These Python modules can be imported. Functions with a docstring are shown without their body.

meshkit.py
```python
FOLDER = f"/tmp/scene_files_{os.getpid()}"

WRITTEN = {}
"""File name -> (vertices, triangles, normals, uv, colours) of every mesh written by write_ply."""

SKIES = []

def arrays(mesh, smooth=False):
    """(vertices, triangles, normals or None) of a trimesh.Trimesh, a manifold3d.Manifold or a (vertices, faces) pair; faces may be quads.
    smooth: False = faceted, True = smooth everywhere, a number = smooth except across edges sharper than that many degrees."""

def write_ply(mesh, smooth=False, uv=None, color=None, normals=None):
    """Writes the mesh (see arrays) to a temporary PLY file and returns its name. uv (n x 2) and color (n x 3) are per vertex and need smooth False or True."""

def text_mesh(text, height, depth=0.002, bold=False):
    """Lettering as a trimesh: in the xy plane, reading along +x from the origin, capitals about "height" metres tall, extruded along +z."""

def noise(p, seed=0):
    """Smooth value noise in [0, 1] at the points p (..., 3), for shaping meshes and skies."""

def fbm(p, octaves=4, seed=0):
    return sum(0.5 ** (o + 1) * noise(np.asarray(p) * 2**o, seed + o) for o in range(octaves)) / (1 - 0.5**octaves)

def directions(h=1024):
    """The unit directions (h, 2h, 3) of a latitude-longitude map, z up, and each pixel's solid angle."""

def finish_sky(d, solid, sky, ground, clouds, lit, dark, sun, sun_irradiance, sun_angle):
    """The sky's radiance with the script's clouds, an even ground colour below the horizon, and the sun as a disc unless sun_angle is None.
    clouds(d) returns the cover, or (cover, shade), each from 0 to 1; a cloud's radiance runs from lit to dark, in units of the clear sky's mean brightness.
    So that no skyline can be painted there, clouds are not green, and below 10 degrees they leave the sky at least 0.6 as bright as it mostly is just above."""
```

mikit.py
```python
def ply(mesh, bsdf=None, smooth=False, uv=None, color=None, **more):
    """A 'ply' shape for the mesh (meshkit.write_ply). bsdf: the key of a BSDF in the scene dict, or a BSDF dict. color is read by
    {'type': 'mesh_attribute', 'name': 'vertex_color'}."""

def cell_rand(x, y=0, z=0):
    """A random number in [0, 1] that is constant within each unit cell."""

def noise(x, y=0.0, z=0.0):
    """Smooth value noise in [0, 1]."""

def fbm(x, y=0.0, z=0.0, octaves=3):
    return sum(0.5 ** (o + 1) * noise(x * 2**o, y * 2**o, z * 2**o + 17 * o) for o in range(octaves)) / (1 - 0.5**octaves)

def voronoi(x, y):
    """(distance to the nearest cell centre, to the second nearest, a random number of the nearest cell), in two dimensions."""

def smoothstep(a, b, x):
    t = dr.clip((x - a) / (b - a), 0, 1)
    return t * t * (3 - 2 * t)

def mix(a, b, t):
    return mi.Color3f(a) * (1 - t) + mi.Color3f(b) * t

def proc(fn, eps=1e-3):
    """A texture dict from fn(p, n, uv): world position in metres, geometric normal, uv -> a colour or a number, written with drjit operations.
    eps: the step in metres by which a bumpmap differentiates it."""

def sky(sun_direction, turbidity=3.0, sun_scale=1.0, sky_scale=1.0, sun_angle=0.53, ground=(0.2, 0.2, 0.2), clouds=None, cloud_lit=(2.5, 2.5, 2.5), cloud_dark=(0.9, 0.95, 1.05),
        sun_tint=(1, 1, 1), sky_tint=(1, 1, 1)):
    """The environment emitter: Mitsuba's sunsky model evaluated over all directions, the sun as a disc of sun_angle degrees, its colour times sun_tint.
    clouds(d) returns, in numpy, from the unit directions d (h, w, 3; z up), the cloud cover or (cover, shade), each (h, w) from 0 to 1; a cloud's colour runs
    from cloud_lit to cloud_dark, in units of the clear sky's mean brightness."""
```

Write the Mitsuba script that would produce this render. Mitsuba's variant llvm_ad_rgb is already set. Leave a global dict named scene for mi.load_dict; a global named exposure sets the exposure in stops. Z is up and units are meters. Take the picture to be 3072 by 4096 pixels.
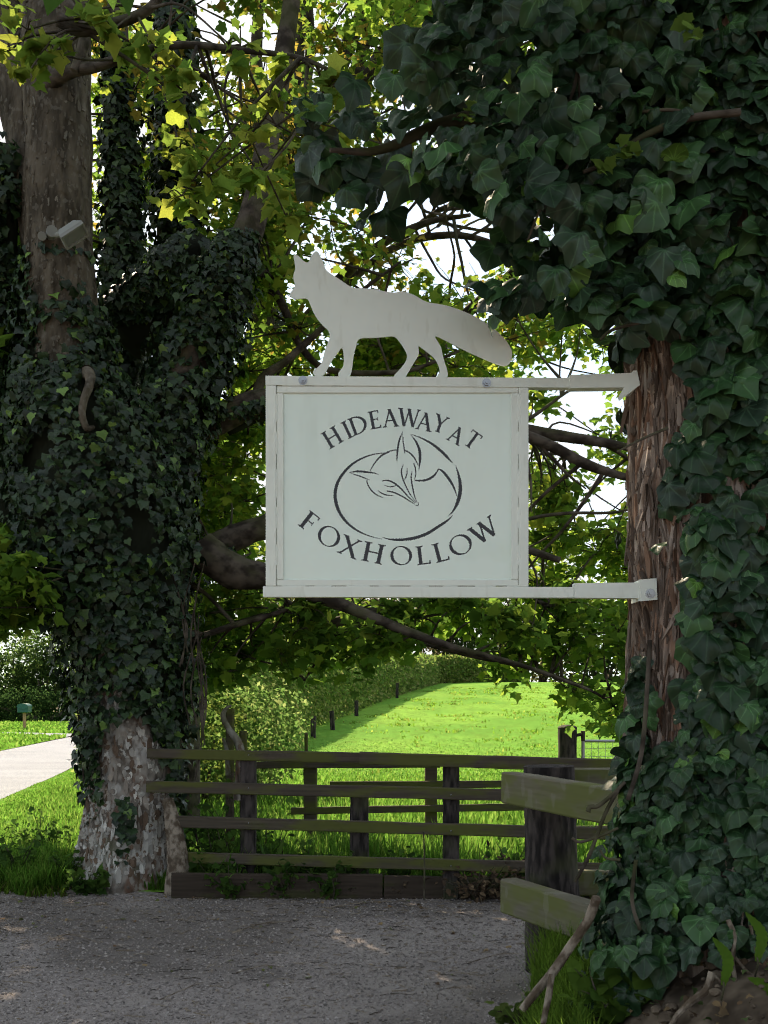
import math, random
import numpy as np, trimesh, mitsuba as mi, drjit as dr
import mikit, meshkit
from mikit import noise, fbm, voronoi, cell_rand, smoothstep, mix
from shapely.geometry import Polygon, LineString, Point, box as sbox
from shapely import affinity
from shapely.ops import unary_union
from scipy.spatial import Delaunay, cKDTree
import shapely
T = mi.ScalarTransform4f
rng = np.random.default_rng(11)
scene, labels = {}, {}

# ------------------------------------------------------------------ camera, sky, exposure
F, HX, HY, EYE = 1018.0, 384.0, 694.0, 1.6          # focal length and horizon in pixels of a 768 x 1024 frame, eye height
scene['camera'] = {'type': 'perspective', 'fov': math.degrees(2 * math.atan(384 / F)), 'fov_axis': 'x', 'near_clip': 0.05, 'far_clip': 2000.0,
                   'principal_point_offset_x': 0.0, 'principal_point_offset_y': (512 - HY) / 1024,
                   'to_world': T().look_at(origin=[0, 0, EYE], target=[0, 10, EYE], up=[0, 0, 1])}
SUN = (-0.38, 0.66, 0.66)
exposure = 3.25


def clouds(d):
    n = meshkit.fbm(d * [3, 3, 6] + 4.0, 5, 3)
    return np.clip((n - 0.30) * 3.0, 0, 1), np.clip((n - 0.55) * 2.0, 0, 0.5)


scene['sky'] = mikit.sky(SUN, turbidity=3.5, clouds=clouds, cloud_lit=(1.40, 1.40, 1.37), cloud_dark=(1.0, 1.0, 1.0), sky_tint=(1.04, 1.0, 0.90), ground=(0.12, 0.14, 0.09))


def at(px, py, Y):
    """The point that is Y metres ahead of the photographer, seen at pixel (px, py)."""
    return np.array([(px - HX) / F * Y, Y, EYE - (py - HY) / F * Y])


def sst(a, b, x):
    t = np.clip((np.asarray(x, float) - a) / (b - a), 0, 1)
    return t * t * (3 - 2 * t)


# ------------------------------------------------------------------ materials
def rgb(*c): return {'type': 'rgb', 'value': list(c)}
def two(b): return {'type': 'twosided', 'bsdf': b}
def vcol(): return {'type': 'mesh_attribute', 'name': 'vertex_color'}
def std(col, rough=0.8, spec=0.3, **k): return two({'type': 'principled', 'base_color': col, 'roughness': rough, 'specular': spec, **k})
def bump(b, fn, scale, eps=2e-3): return two({'type': 'bumpmap', 'scale': scale, 'arbitrary': mikit.proc(fn, eps), 'nested': b})


def gravel_col(p, n, uv):
    f1, f2, r = voronoi(p.x * 85, p.y * 85)
    g = mix((0.168, 0.147, 0.137), (0.280, 0.247, 0.233), r)
    dust = smoothstep(0.55, 0.75, fbm(p.x * 1.1 + 3, p.y * 1.7, 0, 4))
    dirt = smoothstep(0.5, 0.7, fbm(p.x * 0.8 + 9, p.y * 1.3 + 5, 0, 3))
    g = mix(g, (0.27, 0.24, 0.22), dust * 0.7)
    return mix(g, (0.05, 0.042, 0.034), dirt * 0.55)
def gravel_h(p, n, uv):
    f1, f2, r = voronoi(p.x * 85, p.y * 85)
    return (1 - f1) * 0.9 + 0.6 * r
def soil_col(p, n, uv):
    t = fbm(p.x * 9, p.y * 9, p.z * 9, 4)
    return mix((0.045, 0.034, 0.025), (0.135, 0.105, 0.078), smoothstep(0.3, 0.7, t))
def soil_h(p, n, uv): return fbm(p.x * 30, p.y * 30, p.z * 30, 4)
def field_col(p, n, uv):
    t = fbm(p.x * 0.5, p.y * 0.22, 0, 4)
    u = fbm(p.x * 7, p.y * 3, 2, 3)
    c = mix((0.096, 0.215, 0.026), (0.145, 0.275, 0.036), smoothstep(0.3, 0.7, t))
    return mix(c, (0.09, 0.165, 0.018), smoothstep(0.48, 0.72, u) * 0.6) * (0.86 + 0.28 * fbm(p.x * 1.8, p.y * 0.7, 5, 3))
def field_h(p, n, uv): return fbm(p.x * 9, p.y * 4, 0, 3)
def road_col(p, n, uv):
    t = fbm(p.x * 0.5, p.y * 1.6, 0, 4)
    s = noise(p.x * 60, p.y * 60)
    return mix((0.120, 0.135, 0.162), (0.190, 0.210, 0.244), t) * (0.85 + 0.3 * s)
def wood_col(p, n, uv):
    a = fbm(p.x * 3.0, p.y * 3.0, p.z * 60, 4)
    m = smoothstep(0.36, 0.62, fbm(p.x * 3.4 + 3, p.y * 5, p.z * 9, 4) + 0.18 * n.z)
    c = mix((0.032, 0.025, 0.019), (0.095, 0.078, 0.058), a)
    return mix(c, (0.078, 0.086, 0.019), m * 0.9)
def wood_h(p, n, uv): return fbm(p.x * 4.0, p.y * 4.0, p.z * 90, 3)
def board_col(p, n, uv):
    a = fbm(p.x * 3.0, p.y * 3.0, p.z * 60, 4)
    m = smoothstep(0.5, 0.7, fbm(p.x * 4 + 3, p.y * 5, p.z * 9, 4))
    return mix(mix((0.022, 0.016, 0.012), (0.062, 0.047, 0.036), a), (0.045, 0.048, 0.016), m * 0.7)
def post_col(p, n, uv):
    a = fbm(p.x * 38, p.y * 38, p.z * 7, 4)
    m = smoothstep(0.5, 0.75, fbm(p.x * 6 + 3, p.y * 6, p.z * 4, 3))
    return mix(mix((0.010, 0.008, 0.008), (0.068, 0.056, 0.053), smoothstep(0.3, 0.75, a)), (0.055, 0.06, 0.026), m * 0.6)
def post_h(p, n, uv): return fbm(p.x * 70, p.y * 70, p.z * 3, 3)
def sleeper_col(p, n, uv):
    a = fbm(p.x * 6, p.y * 6, p.z * 70, 4)
    s = smoothstep(0.62, 0.7, fbm(p.x * 14, p.y * 14, p.z * 6, 3))
    m = smoothstep(0.32, 0.60, fbm(p.x * 4 + 1, p.y * 4, p.z * 7, 4) + 0.22 * n.z)
    c = mix(mix((0.085, 0.078, 0.055), (0.165, 0.15, 0.11), a), (0.105, 0.118, 0.032), m * 0.85)
    return mix(c, (0.24, 0.23, 0.20), s * 0.2)
def bark_col(p, n, uv):
    w = 0.05 * fbm(p.x * 4, p.y * 4, p.z * 3, 3)
    a = fbm((p.x + w) * 44, (p.y + w) * 44, p.z * 7, 4)
    r = 1 - dr.abs(2 * fbm((p.x + w) * 24 + 3, (p.y + w) * 24, p.z * 2.6, 4) - 1)
    b = fbm(p.x * 5 + 7, p.y * 5, p.z * 2.2, 3)
    c = mix((0.16, 0.115, 0.088), (0.38, 0.31, 0.26), smoothstep(0.3, 0.7, a))
    c = mix(c, (0.30, 0.145, 0.085), smoothstep(0.48, 0.66, b) * 0.6)
    return mix(c, (0.030, 0.020, 0.016), smoothstep(0.78, 0.98, r) * 0.6)  # crevice shade put into the colour, where real shading is weak
def bark_h(p, n, uv):
    w = 0.05 * fbm(p.x * 4, p.y * 4, p.z * 3, 3)
    r = dr.abs(2 * fbm((p.x + w) * 24 + 3, (p.y + w) * 24, p.z * 2.6, 4) - 1)
    return r + 0.6 * fbm((p.x + w) * 70, (p.y + w) * 70, p.z * 14, 3)
def syc_col(p, n, uv):
    a = fbm(p.x * 14, p.y * 14, p.z * 7, 4)
    b = fbm(p.x * 6.5 + 5, p.y * 6.5, p.z * 3.6, 4)
    d = fbm(p.x * 34, p.y * 34, p.z * 20, 3)
    c = mix((0.085, 0.070, 0.058), (0.25, 0.225, 0.20), smoothstep(0.33, 0.62, a))
    c = mix(c, (0.40, 0.385, 0.37), smoothstep(0.54, 0.62, b) * 0.8)
    c = mix(c, (0.13, 0.072, 0.048), smoothstep(0.48, 0.36, b) * smoothstep(0.4, 0.55, d) * 0.8)
    c = mix(c, (0.075, 0.085, 0.04), smoothstep(0.55, 0.7, fbm(p.x * 3, p.y * 3, p.z * 1.4 + 8, 3)) * 0.55)
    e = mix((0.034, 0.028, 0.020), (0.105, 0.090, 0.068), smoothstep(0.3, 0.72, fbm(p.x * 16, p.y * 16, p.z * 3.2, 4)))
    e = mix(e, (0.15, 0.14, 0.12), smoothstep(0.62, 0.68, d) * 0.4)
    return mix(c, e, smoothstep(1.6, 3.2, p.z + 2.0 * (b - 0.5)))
def syc_h(p, n, uv):
    return smoothstep(0.4, 0.6, fbm(p.x * 18, p.y * 18, p.z * 9, 4)) + 0.5 * fbm(p.x * 50, p.y * 50, p.z * 25, 2)
def limb_col(p, n, uv):
    a = fbm(p.x * 12, p.y * 12, p.z * 12, 4)
    m = smoothstep(0.45, 0.7, fbm(p.x * 4, p.y * 4, p.z * 4, 3) + 0.15 * n.z)
    c = mix((0.022, 0.017, 0.013), (0.092, 0.077, 0.062), smoothstep(0.3, 0.75, a))
    return mix(c, (0.055, 0.062, 0.022), m * 0.5)
def root_col(p, n, uv):
    return mix((0.075, 0.055, 0.038), (0.24, 0.20, 0.16), smoothstep(0.35, 0.7, fbm(p.x * 30, p.y * 30, p.z * 18, 4)))
def paint_col(p, n, uv):
    t = fbm(p.x * 7, p.y * 7, p.z * 5, 4)
    s = smoothstep(0.60, 0.8, fbm(p.x * 45, p.y * 45, p.z * 9, 4))
    return mix(mix((0.575, 0.61, 0.56), (0.62, 0.655, 0.60), t), (0.40, 0.40, 0.32), s * 0.25)
def paint_h(p, n, uv): return fbm(p.x * 60, p.y * 60, p.z * 60, 2)
def panel_col(p, n, uv):
    t = fbm(p.x * 3, p.y * 3, p.z * 2, 3)
    c = mix((0.59, 0.685, 0.635), (0.645, 0.715, 0.645), t)
    s = smoothstep(0.52, 0.78, fbm(p.x * 16, 0, p.z * 1.3, 4)) * smoothstep(2.25, 2.85, p.z)
    g = smoothstep(0.5, 0.75, fbm(p.x * 5, 3, p.z * 5, 4)) * smoothstep(2.3, 2.08, p.z)
    return mix(mix(c, (0.46, 0.52, 0.44), s * 0.3), (0.44, 0.52, 0.36), g * 0.35)


def ivy_col(p, n, uv):
    i = dr.floor(uv.x)
    x, y = (uv.x - i - 0.5) / 0.45, uv.y
    r1, r2, r3 = cell_rand(i, 1), cell_rand(i, 2), cell_rand(i, 3)
    c = mix((0.008, 0.024, 0.009), (0.036, 0.088, 0.028), r1 * r1)
    c = mix(c, (0.065, 0.14, 0.026), dr.select(r2 > 0.965, 1.0, 0.0))
    c = mix(c, (0.26, 0.20, 0.028), dr.select(r2 < 0.0, 1.0, 0.0))
    c = mix(c, (0.020, 0.038, 0.024), dr.select(r3 > 0.80, 0.8, 0.0))
    v = mi.Float(0)
    for ang in (0.0, 0.62, -0.62, 1.25, -1.25):
        dx, dy = math.sin(ang), math.cos(ang)
        al, pe = x * dx + (y - 0.1) * dy, dr.abs(x * dy - (y - 0.1) * dx)
        v = dr.maximum(v, dr.select(al > 0, smoothstep(0.032, 0.006, pe + 0.012 * al), 0))
    c = mix(c, c * 2.2 + mi.Color3f(0.008, 0.013, 0.006), v * 0.65)
    return c * (0.75 + 0.5 * fbm(x * 3 + i, y * 3, 0, 2))


def add_bsdf(k, b): scene[k] = b
add_bsdf('m_gravel', bump(std(mikit.proc(gravel_col), 0.9, 0.2)['bsdf'], gravel_h, 0.010, 3e-3))
add_bsdf('m_soil', bump(std(mikit.proc(soil_col), 0.95, 0.1)['bsdf'], soil_h, 0.02, 3e-3))
add_bsdf('m_field', bump(std(mikit.proc(field_col), 0.95, 0.05)['bsdf'], field_h, 0.10, 2e-2))
add_bsdf('m_road', std(mikit.proc(road_col), 0.85, 0.3))
add_bsdf('m_wood', bump(std(mikit.proc(wood_col), 0.85, 0.25)['bsdf'], wood_h, 0.006))
add_bsdf('m_board', bump(std(mikit.proc(board_col), 0.9, 0.2)['bsdf'], wood_h, 0.006))
add_bsdf('m_post', bump(std(mikit.proc(post_col), 0.85, 0.25)['bsdf'], post_h, 0.008))
add_bsdf('m_sleeper', bump(std(mikit.proc(sleeper_col), 0.85, 0.25)['bsdf'], wood_h, 0.004))
add_bsdf('m_bark', bump(std(mikit.proc(bark_col), 0.9, 0.2)['bsdf'], bark_h, 0.035))
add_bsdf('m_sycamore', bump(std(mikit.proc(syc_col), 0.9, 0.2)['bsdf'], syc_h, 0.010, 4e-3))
add_bsdf('m_limb', std(mikit.proc(limb_col), 0.9, 0.2))
add_bsdf('m_paint', bump(std(mikit.proc(paint_col), 0.42, 0.45)['bsdf'], paint_h, 0.0006))
add_bsdf('m_panel', std(mikit.proc(panel_col), 0.30, 0.5))
add_bsdf('m_ink', std(rgb(0.020, 0.022, 0.028), 0.45, 0.4))
add_bsdf('m_steel', std(rgb(0.30, 0.31, 0.33), 0.35, 0.5, metallic=0.9))
add_bsdf('m_grime', std(rgb(0.44, 0.43, 0.38), 0.9, 0.1))
add_bsdf('m_lamp', std(rgb(0.20, 0.21, 0.20), 0.6, 0.3))
add_bsdf('m_lens', std(rgb(0.16, 0.17, 0.17), 0.3, 0.5))
add_bsdf('m_box', std(rgb(0.012, 0.085, 0.060), 0.45, 0.4))
add_bsdf('m_stake', std(rgb(0.34, 0.22, 0.12), 0.85, 0.2))
add_bsdf('m_ivy', std(mikit.proc(ivy_col), 0.45, 0.28))
add_bsdf('m_leaf', {'type': 'principledthin', 'base_color': vcol(), 'roughness': 0.5, 'diff_trans': 1.45, 'eta': 1.4, 'spec_trans': 0.0})
add_bsdf('m_root', std(mikit.proc(root_col), 0.9, 0.2))
add_bsdf('m_gloss_leaf', std(vcol(), 0.45, 0.3))
add_bsdf('m_matt', std(vcol(), 0.9, 0.2))
add_bsdf('m_stone', std(vcol(), 0.85, 0.25))


# ------------------------------------------------------------------ mesh helpers
def tag(key, label=None, category=None, group=None, kind=None):
    d = labels.setdefault(key, {})
    for k, v in (('label', label), ('category', category), ('group', group), ('kind', kind)):
        if v: d[k] = v
    return key


def numbered(key):
    if key not in scene and key not in labels: return key
    for i in range(1, 1000):
        k = f'{key}_{i:03d}'
        if k not in scene and k not in labels: return k


def put(key, mesh, m, smooth=35, **k):
    key = numbered(key)
    scene[key] = mikit.ply(mesh, m, smooth=smooth, **k)
    return key


def joined(parts):
    V, Fs, n = [], [], 0
    for v, f in parts:
        V.append(np.asarray(v, float)); Fs.append(np.asarray(f) + n); n += len(v)
    return np.vstack(V), np.vstack(Fs)


def vf(m): return np.array(m.vertices), np.array(m.faces)


def spline(pts, k=6):
    p = np.asarray(pts, float)
    if len(p) < 3:
        t = np.linspace(0, 1, k + 1)[:, None]
        return p[0] * (1 - t) + p[1] * t
    q = np.vstack([2 * p[0] - p[1], p, 2 * p[-1] - p[-2]])
    out = []
    for i in range(1, len(q) - 2):
        a, b, c, d = q[i - 1:i + 3]
        for t in np.arange(k) / k:
            out.append(0.5 * (2 * b + (c - a) * t + (2 * a - 5 * b + 4 * c - d) * t * t + (3 * b - a - 3 * c + d) * t ** 3))
    out.append(p[-1])
    return np.array(out)


def frames(p):
    t = np.gradient(p, axis=0); t /= np.linalg.norm(t, axis=1, keepdims=True) + 1e-9
    a = np.zeros_like(t)
    ref = np.array([0, 0, 1.0]) if abs(t[0, 2]) < 0.8 else np.array([1.0, 0, 0])
    for i in range(len(t)):
        v = ref - t[i] * (ref @ t[i]); v /= np.linalg.norm(v) + 1e-9
        a[i] = v; ref = v
    return t, a, np.cross(t, a)


def tube(pts, rad, sides=8, k=6, rough=0.0, seed=0, caps=True):
    """A tapering limb through the points; returns (vertices, triangles)."""
    p = spline(pts, k)
    r = np.interp(np.linspace(0, 1, len(p)), np.linspace(0, 1, len(rad)), rad) if np.ndim(rad) else np.full(len(p), rad)
    t, a, b = frames(p)
    ang = np.arange(sides) / sides * 2 * np.pi
    ring = np.cos(ang)[None, :, None] * a[:, None] + np.sin(ang)[None, :, None] * b[:, None]
    rr = np.repeat(r[:, None], sides, 1)
    if rough:
        s = p[:, None] + ring * 0.3
        rr = rr * (1 + rough * (meshkit.fbm(s * 5, 3, seed) - 0.5) * 2)
    v = (p[:, None] + rr[..., None] * ring).reshape(-1, 3)
    i, j = np.meshgrid(np.arange(len(p) - 1), np.arange(sides), indexing='ij')
    q = np.stack([i * sides + j, i * sides + (j + 1) % sides, (i + 1) * sides + (j + 1) % sides, (i + 1) * sides + j], -1).reshape(-1, 4)
    f = np.vstack([q[:, [0, 1, 2]], q[:, [0, 2, 3]]])
    if caps:
        n = len(v); v = np.vstack([v, p[:1], p[-1:]]); js = np.arange(sides); e = (len(p) - 1) * sides
        f = np.vstack([f, np.stack([np.full(sides, n), (js + 1) % sides, js], 1), np.stack([np.full(sides, n + 1), e + js, e + (js + 1) % sides], 1)])
    return v, f


def beam(a, b, h, d, up=(0, 0, 1), seg=14, wob=0.004, seed=0, cham=0.006):
    """A sawn board from a to b (centre line), h tall, d thick, with chamfered edges and a slightly wavy grain."""
    a, b = np.asarray(a, float), np.asarray(b, float)
    ax = (b - a) / np.linalg.norm(b - a)
    u = np.asarray(up, float); u = u - ax * (u @ ax); u /= np.linalg.norm(u); w = np.cross(ax, u)
    c = cham
    prof = np.array([[-d / 2 + c, -h / 2], [d / 2 - c, -h / 2], [d / 2, -h / 2 + c], [d / 2, h / 2 - c], [d / 2 - c, h / 2], [-d / 2 + c, h / 2], [-d / 2, h / 2 - c], [-d / 2, -h / 2 + c]])
    t = np.linspace(0, 1, seg + 1)
    cen = a + (b - a) * t[:, None]
    v = cen[:, None] + prof[None, :, :1] * w + prof[None, :, 1:] * u
    if wob: v = v + ((meshkit.fbm(v * [2.5, 2.5, 9] + seed * 7.3, 3, seed) - 0.5) * 2 * wob)[..., None] * (u + 0.6 * w)
    v = v.reshape(-1, 3); n = len(prof)
    i, j = np.meshgrid(np.arange(seg), np.arange(n), indexing='ij')
    q = np.stack([i * n + j, i * n + (j + 1) % n, (i + 1) * n + (j + 1) % n, (i + 1) * n + j], -1).reshape(-1, 4)
    f = [q[:, [0, 1, 2]], q[:, [0, 2, 3]]]
    for e, fl in ((0, True), (seg * n, False)):
        fan = np.array([[e, e + k, e + k + 1] for k in range(1, n - 1)])
        f.append(fan[:, ::-1] if fl else fan)
    return v, np.vstack(f)


def boxm(c, s):
    m = trimesh.creation.box(s); return np.array(m.vertices) + c, np.array(m.faces)


# ------------------------------------------------------------------ leaves
def outline(half): 
    h = np.array(half, float)
    return np.vstack([h, (h[1:-1] * [-1, 1])[::-1]])


def leaf_shape(half, smooth_k=0, rings=1, fold=0.12, droop=0.25, wav=0.05, seed=0):
    o = outline(half)
    if smooth_k:
        q = np.vstack([o, o[:1]]); n = []
        for i in range(len(o)):
            for t in np.arange(smooth_k) / smooth_k:
                n.append(o[i] * (1 - t) + q[i + 1] * t)
        n = np.array(n)
        o = 0.5 * n + 0.25 * (np.roll(n, 1, 0) + np.roll(n, -1, 0))
    c = np.array([0, 0.32])
    V = [c[None]]
    for r in range(1, rings + 1): V.append(c + (o - c) * (r / rings))
    V = np.vstack(V); m = len(o); js = np.arange(m)
    f = [np.stack([np.zeros(m, int), 1 + js, 1 + (js + 1) % m], 1)]
    for r in range(1, rings):
        a, b = 1 + (r - 1) * m, 1 + r * m
        f += [np.stack([a + js, b + js, b + (js + 1) % m], 1), np.stack([a + js, b + (js + 1) % m, a + (js + 1) % m], 1)]
    f = np.vstack(f)
    x, y = V[:, 0], V[:, 1]
    rg = np.random.default_rng(seed)
    z = fold * np.abs(x) - droop * (y - 0.3) ** 2 - 0.35 * droop * x ** 2 * 2 + wav * np.sin(x * 9 + rg.random() * 6) * np.cos(y * 8 + rg.random() * 6)
    return np.column_stack([x, y, z]), f[:, ::-1] if np.cross(*(V[f[0, 1:]] - V[f[0, 0]])) < 0 else f


MAPLE = [(0, .02), (.17, -.06), (.40, -.01), (.36, .20), (.58, .38), (.52, .58), (.29, .60), (.22, .84), (0, 1.02)]
MAPLE_LOW = [(0, 0), (.36, -.03), (.36, .21), (.57, .48), (.28, .62), (0, 1.02)]
IVY5 = [(0, .10), (.12, .0), (.32, -.05), (.54, .06), (.50, .22), (.68, .42), (.46, .54), (.26, .72), (0, 1)]
IVY_SLIM = [(0, .09), (.10, -.01), (.28, -.04), (.44, .08), (.42, .26), (.54, .52), (.32, .60), (.16, .82), (0, 1.06)]
IVY_HEART = [(0, .08), (.14, -.02), (.38, -.01), (.54, .16), (.54, .38), (.38, .64), (.15, .86), (0, 1)]
IVY_LOW = [(0, .08), (.32, -.02), (.5, .14), (.46, .28), (.54, .44), (.26, .66), (0, 1)]
OVAL = [(0, 0), (.22, .2), (.26, .5), (.14, .8), (0, 1)]


def norm(v): return v / (np.linalg.norm(v, axis=-1, keepdims=True) + 1e-9)


def bases(nrm, tip):
    z = norm(nrm); y = norm(tip - z * (tip * z).sum(-1, keepdims=True)); x = np.cross(y, z)
    return np.stack([x, y, z], -1)          # columns


def bake(shapes, pos, R, size, pick, colors=None, ids=None):
    """All leaves of one plant as one mesh: every leaf i is shapes[pick[i]] turned by R[i], scaled and moved."""
    V, Fs, C, U, n = [], [], [], [], 0
    for s, (v, f) in enumerate(shapes):
        w = np.nonzero(pick == s)[0]
        if not len(w): continue
        vv = np.einsum('kij,nj->kni', R[w] * size[w][:, None, None], v) + pos[w][:, None]
        V.append(vv.reshape(-1, 3))
        Fs.append((f[None] + (np.arange(len(w)) * len(v))[:, None, None]).reshape(-1, 3) + n); n += len(w) * len(v)
        if colors is not None: C.append(np.repeat(colors[w], len(v), 0))
        if ids is not None: U.append(np.stack([ids[w][:, None] + 0.5 + 0.45 * np.clip(v[None, :, 0], -1, 1), np.repeat(v[None, :, 1], len(w), 0)], -1).reshape(-1, 2))
    return np.vstack(V), np.vstack(Fs), np.vstack(C) if C else None, np.vstack(U) if U else None


def in_view(pos):
    return HX + F * pos[:, 0] / pos[:, 1], HY - F * (pos[:, 2] - EYE) / pos[:, 1]


SIGN_RECT = (268, 373, 528, 598)


def pick_single(pos, size, most=300, blocked=None):
    """The leaves that show largest (nearest first, not behind another of the plant's own): these become parts of their own."""
    px, py = in_view(pos); s = size * F / pos[:, 1]
    ok = (px > 4) & (px < 764) & (py > 4) & (py < 1020) & (s > 9)
    ok &= ~((pos[:, 1] > 4.2) & (px > SIGN_RECT[0]) & (px < SIGN_RECT[2]) & (py > SIGN_RECT[1]) & (py < SIGN_RECT[3]))
    if blocked is not None: ok &= ~blocked(pos, px, py)
    order = np.nonzero(ok)[0]; order = order[np.argsort(pos[order, 1])]
    grid, got = {}, []
    for i in order:
        c = (int(px[i] // (0.55 * s[i])), int(py[i] // (0.55 * s[i])))
        key = (int(px[i] // 9), int(py[i] // 9))
        near = any((key[0] + a, key[1] + b) in grid for a in (-1, 0, 1) for b in (-1, 0, 1))
        if not near: got.append(i)
        r = int(max(0, 0.28 * s[i] // 9))
        for a in range(-r, r + 1):
            for b in range(-r, r + 1): grid[(key[0] + a, key[1] + b)] = 1
        grid[key] = 1
    got = np.array(got, int)
    return got[np.argsort(-s[got])][:most]


def leaves(thing, bulk, shapes, pos, nrm, tip, size, m, palette=None, weights=None, ivy=False, single=True, most=300, blocked=None, seed=1, jitter=0.25):
    """The foliage of one plant: up to 300 single leaves as parts, the rest as one part."""
    rg = np.random.default_rng(seed)
    R, pick = bases(nrm, tip), rg.integers(0, len(shapes), len(pos))
    ids = rg.integers(0, 400, len(pos)) if ivy else None
    col = None
    if palette is not None:
        pal = np.array(palette, float)
        col = pal[rg.choice(len(pal), len(pos), p=weights)] * (1 + jitter * (rg.random((len(pos), 1)) - 0.5) * 2)
    one = pick_single(pos, size, most, blocked) if single else np.zeros(0, int)
    rest = np.setdiff1d(np.arange(len(pos)), one)
    v, f, c, u = bake(shapes, pos[rest], R[rest], size[rest], pick[rest], None if col is None else col[rest], None if ids is None else ids[rest])
    k = put(f'{thing}__{bulk}', (v, f), m, smooth=True, uv=u, color=c)
    tag(k, kind='stuff')
    lib = {}
    for i in one:
        s = int(pick[i])
        var = int(ids[i]) % 40 if ivy else int(rg.integers(0, 10))
        if (s, var) not in lib:
            v, f = shapes[s]
            uv = np.stack([int(ids[i]) + 0.5 + 0.45 * np.clip(v[:, 0], -1, 1), v[:, 1]], -1) if ivy else None
            cc = np.repeat(col[i][None], len(v), 0) if col is not None else None
            lib[(s, var)] = mikit.ply((v, f), m, smooth=True, uv=uv, color=cc)
        M = np.eye(4); M[:3, :3] = R[i] * size[i]; M[:3, 3] = pos[i]
        scene[numbered(f'{thing}__leaf')] = {**lib[(s, var)], 'to_world': T(M)}


def rand_dirs(n, rg):
    d = rg.normal(size=(n, 3)); return norm(d)


# ------------------------------------------------------------------ the lie of the land
HEDGE = np.array([(-3.4, 11.5), (-2.7, 16.0), (-1.75, 24.7), (0.64, 50.0), (4.85, 83.0), (14.0, 97.0)])


def hedge_x(y): return np.interp(y, HEDGE[:, 1], HEDGE[:, 0])


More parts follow.
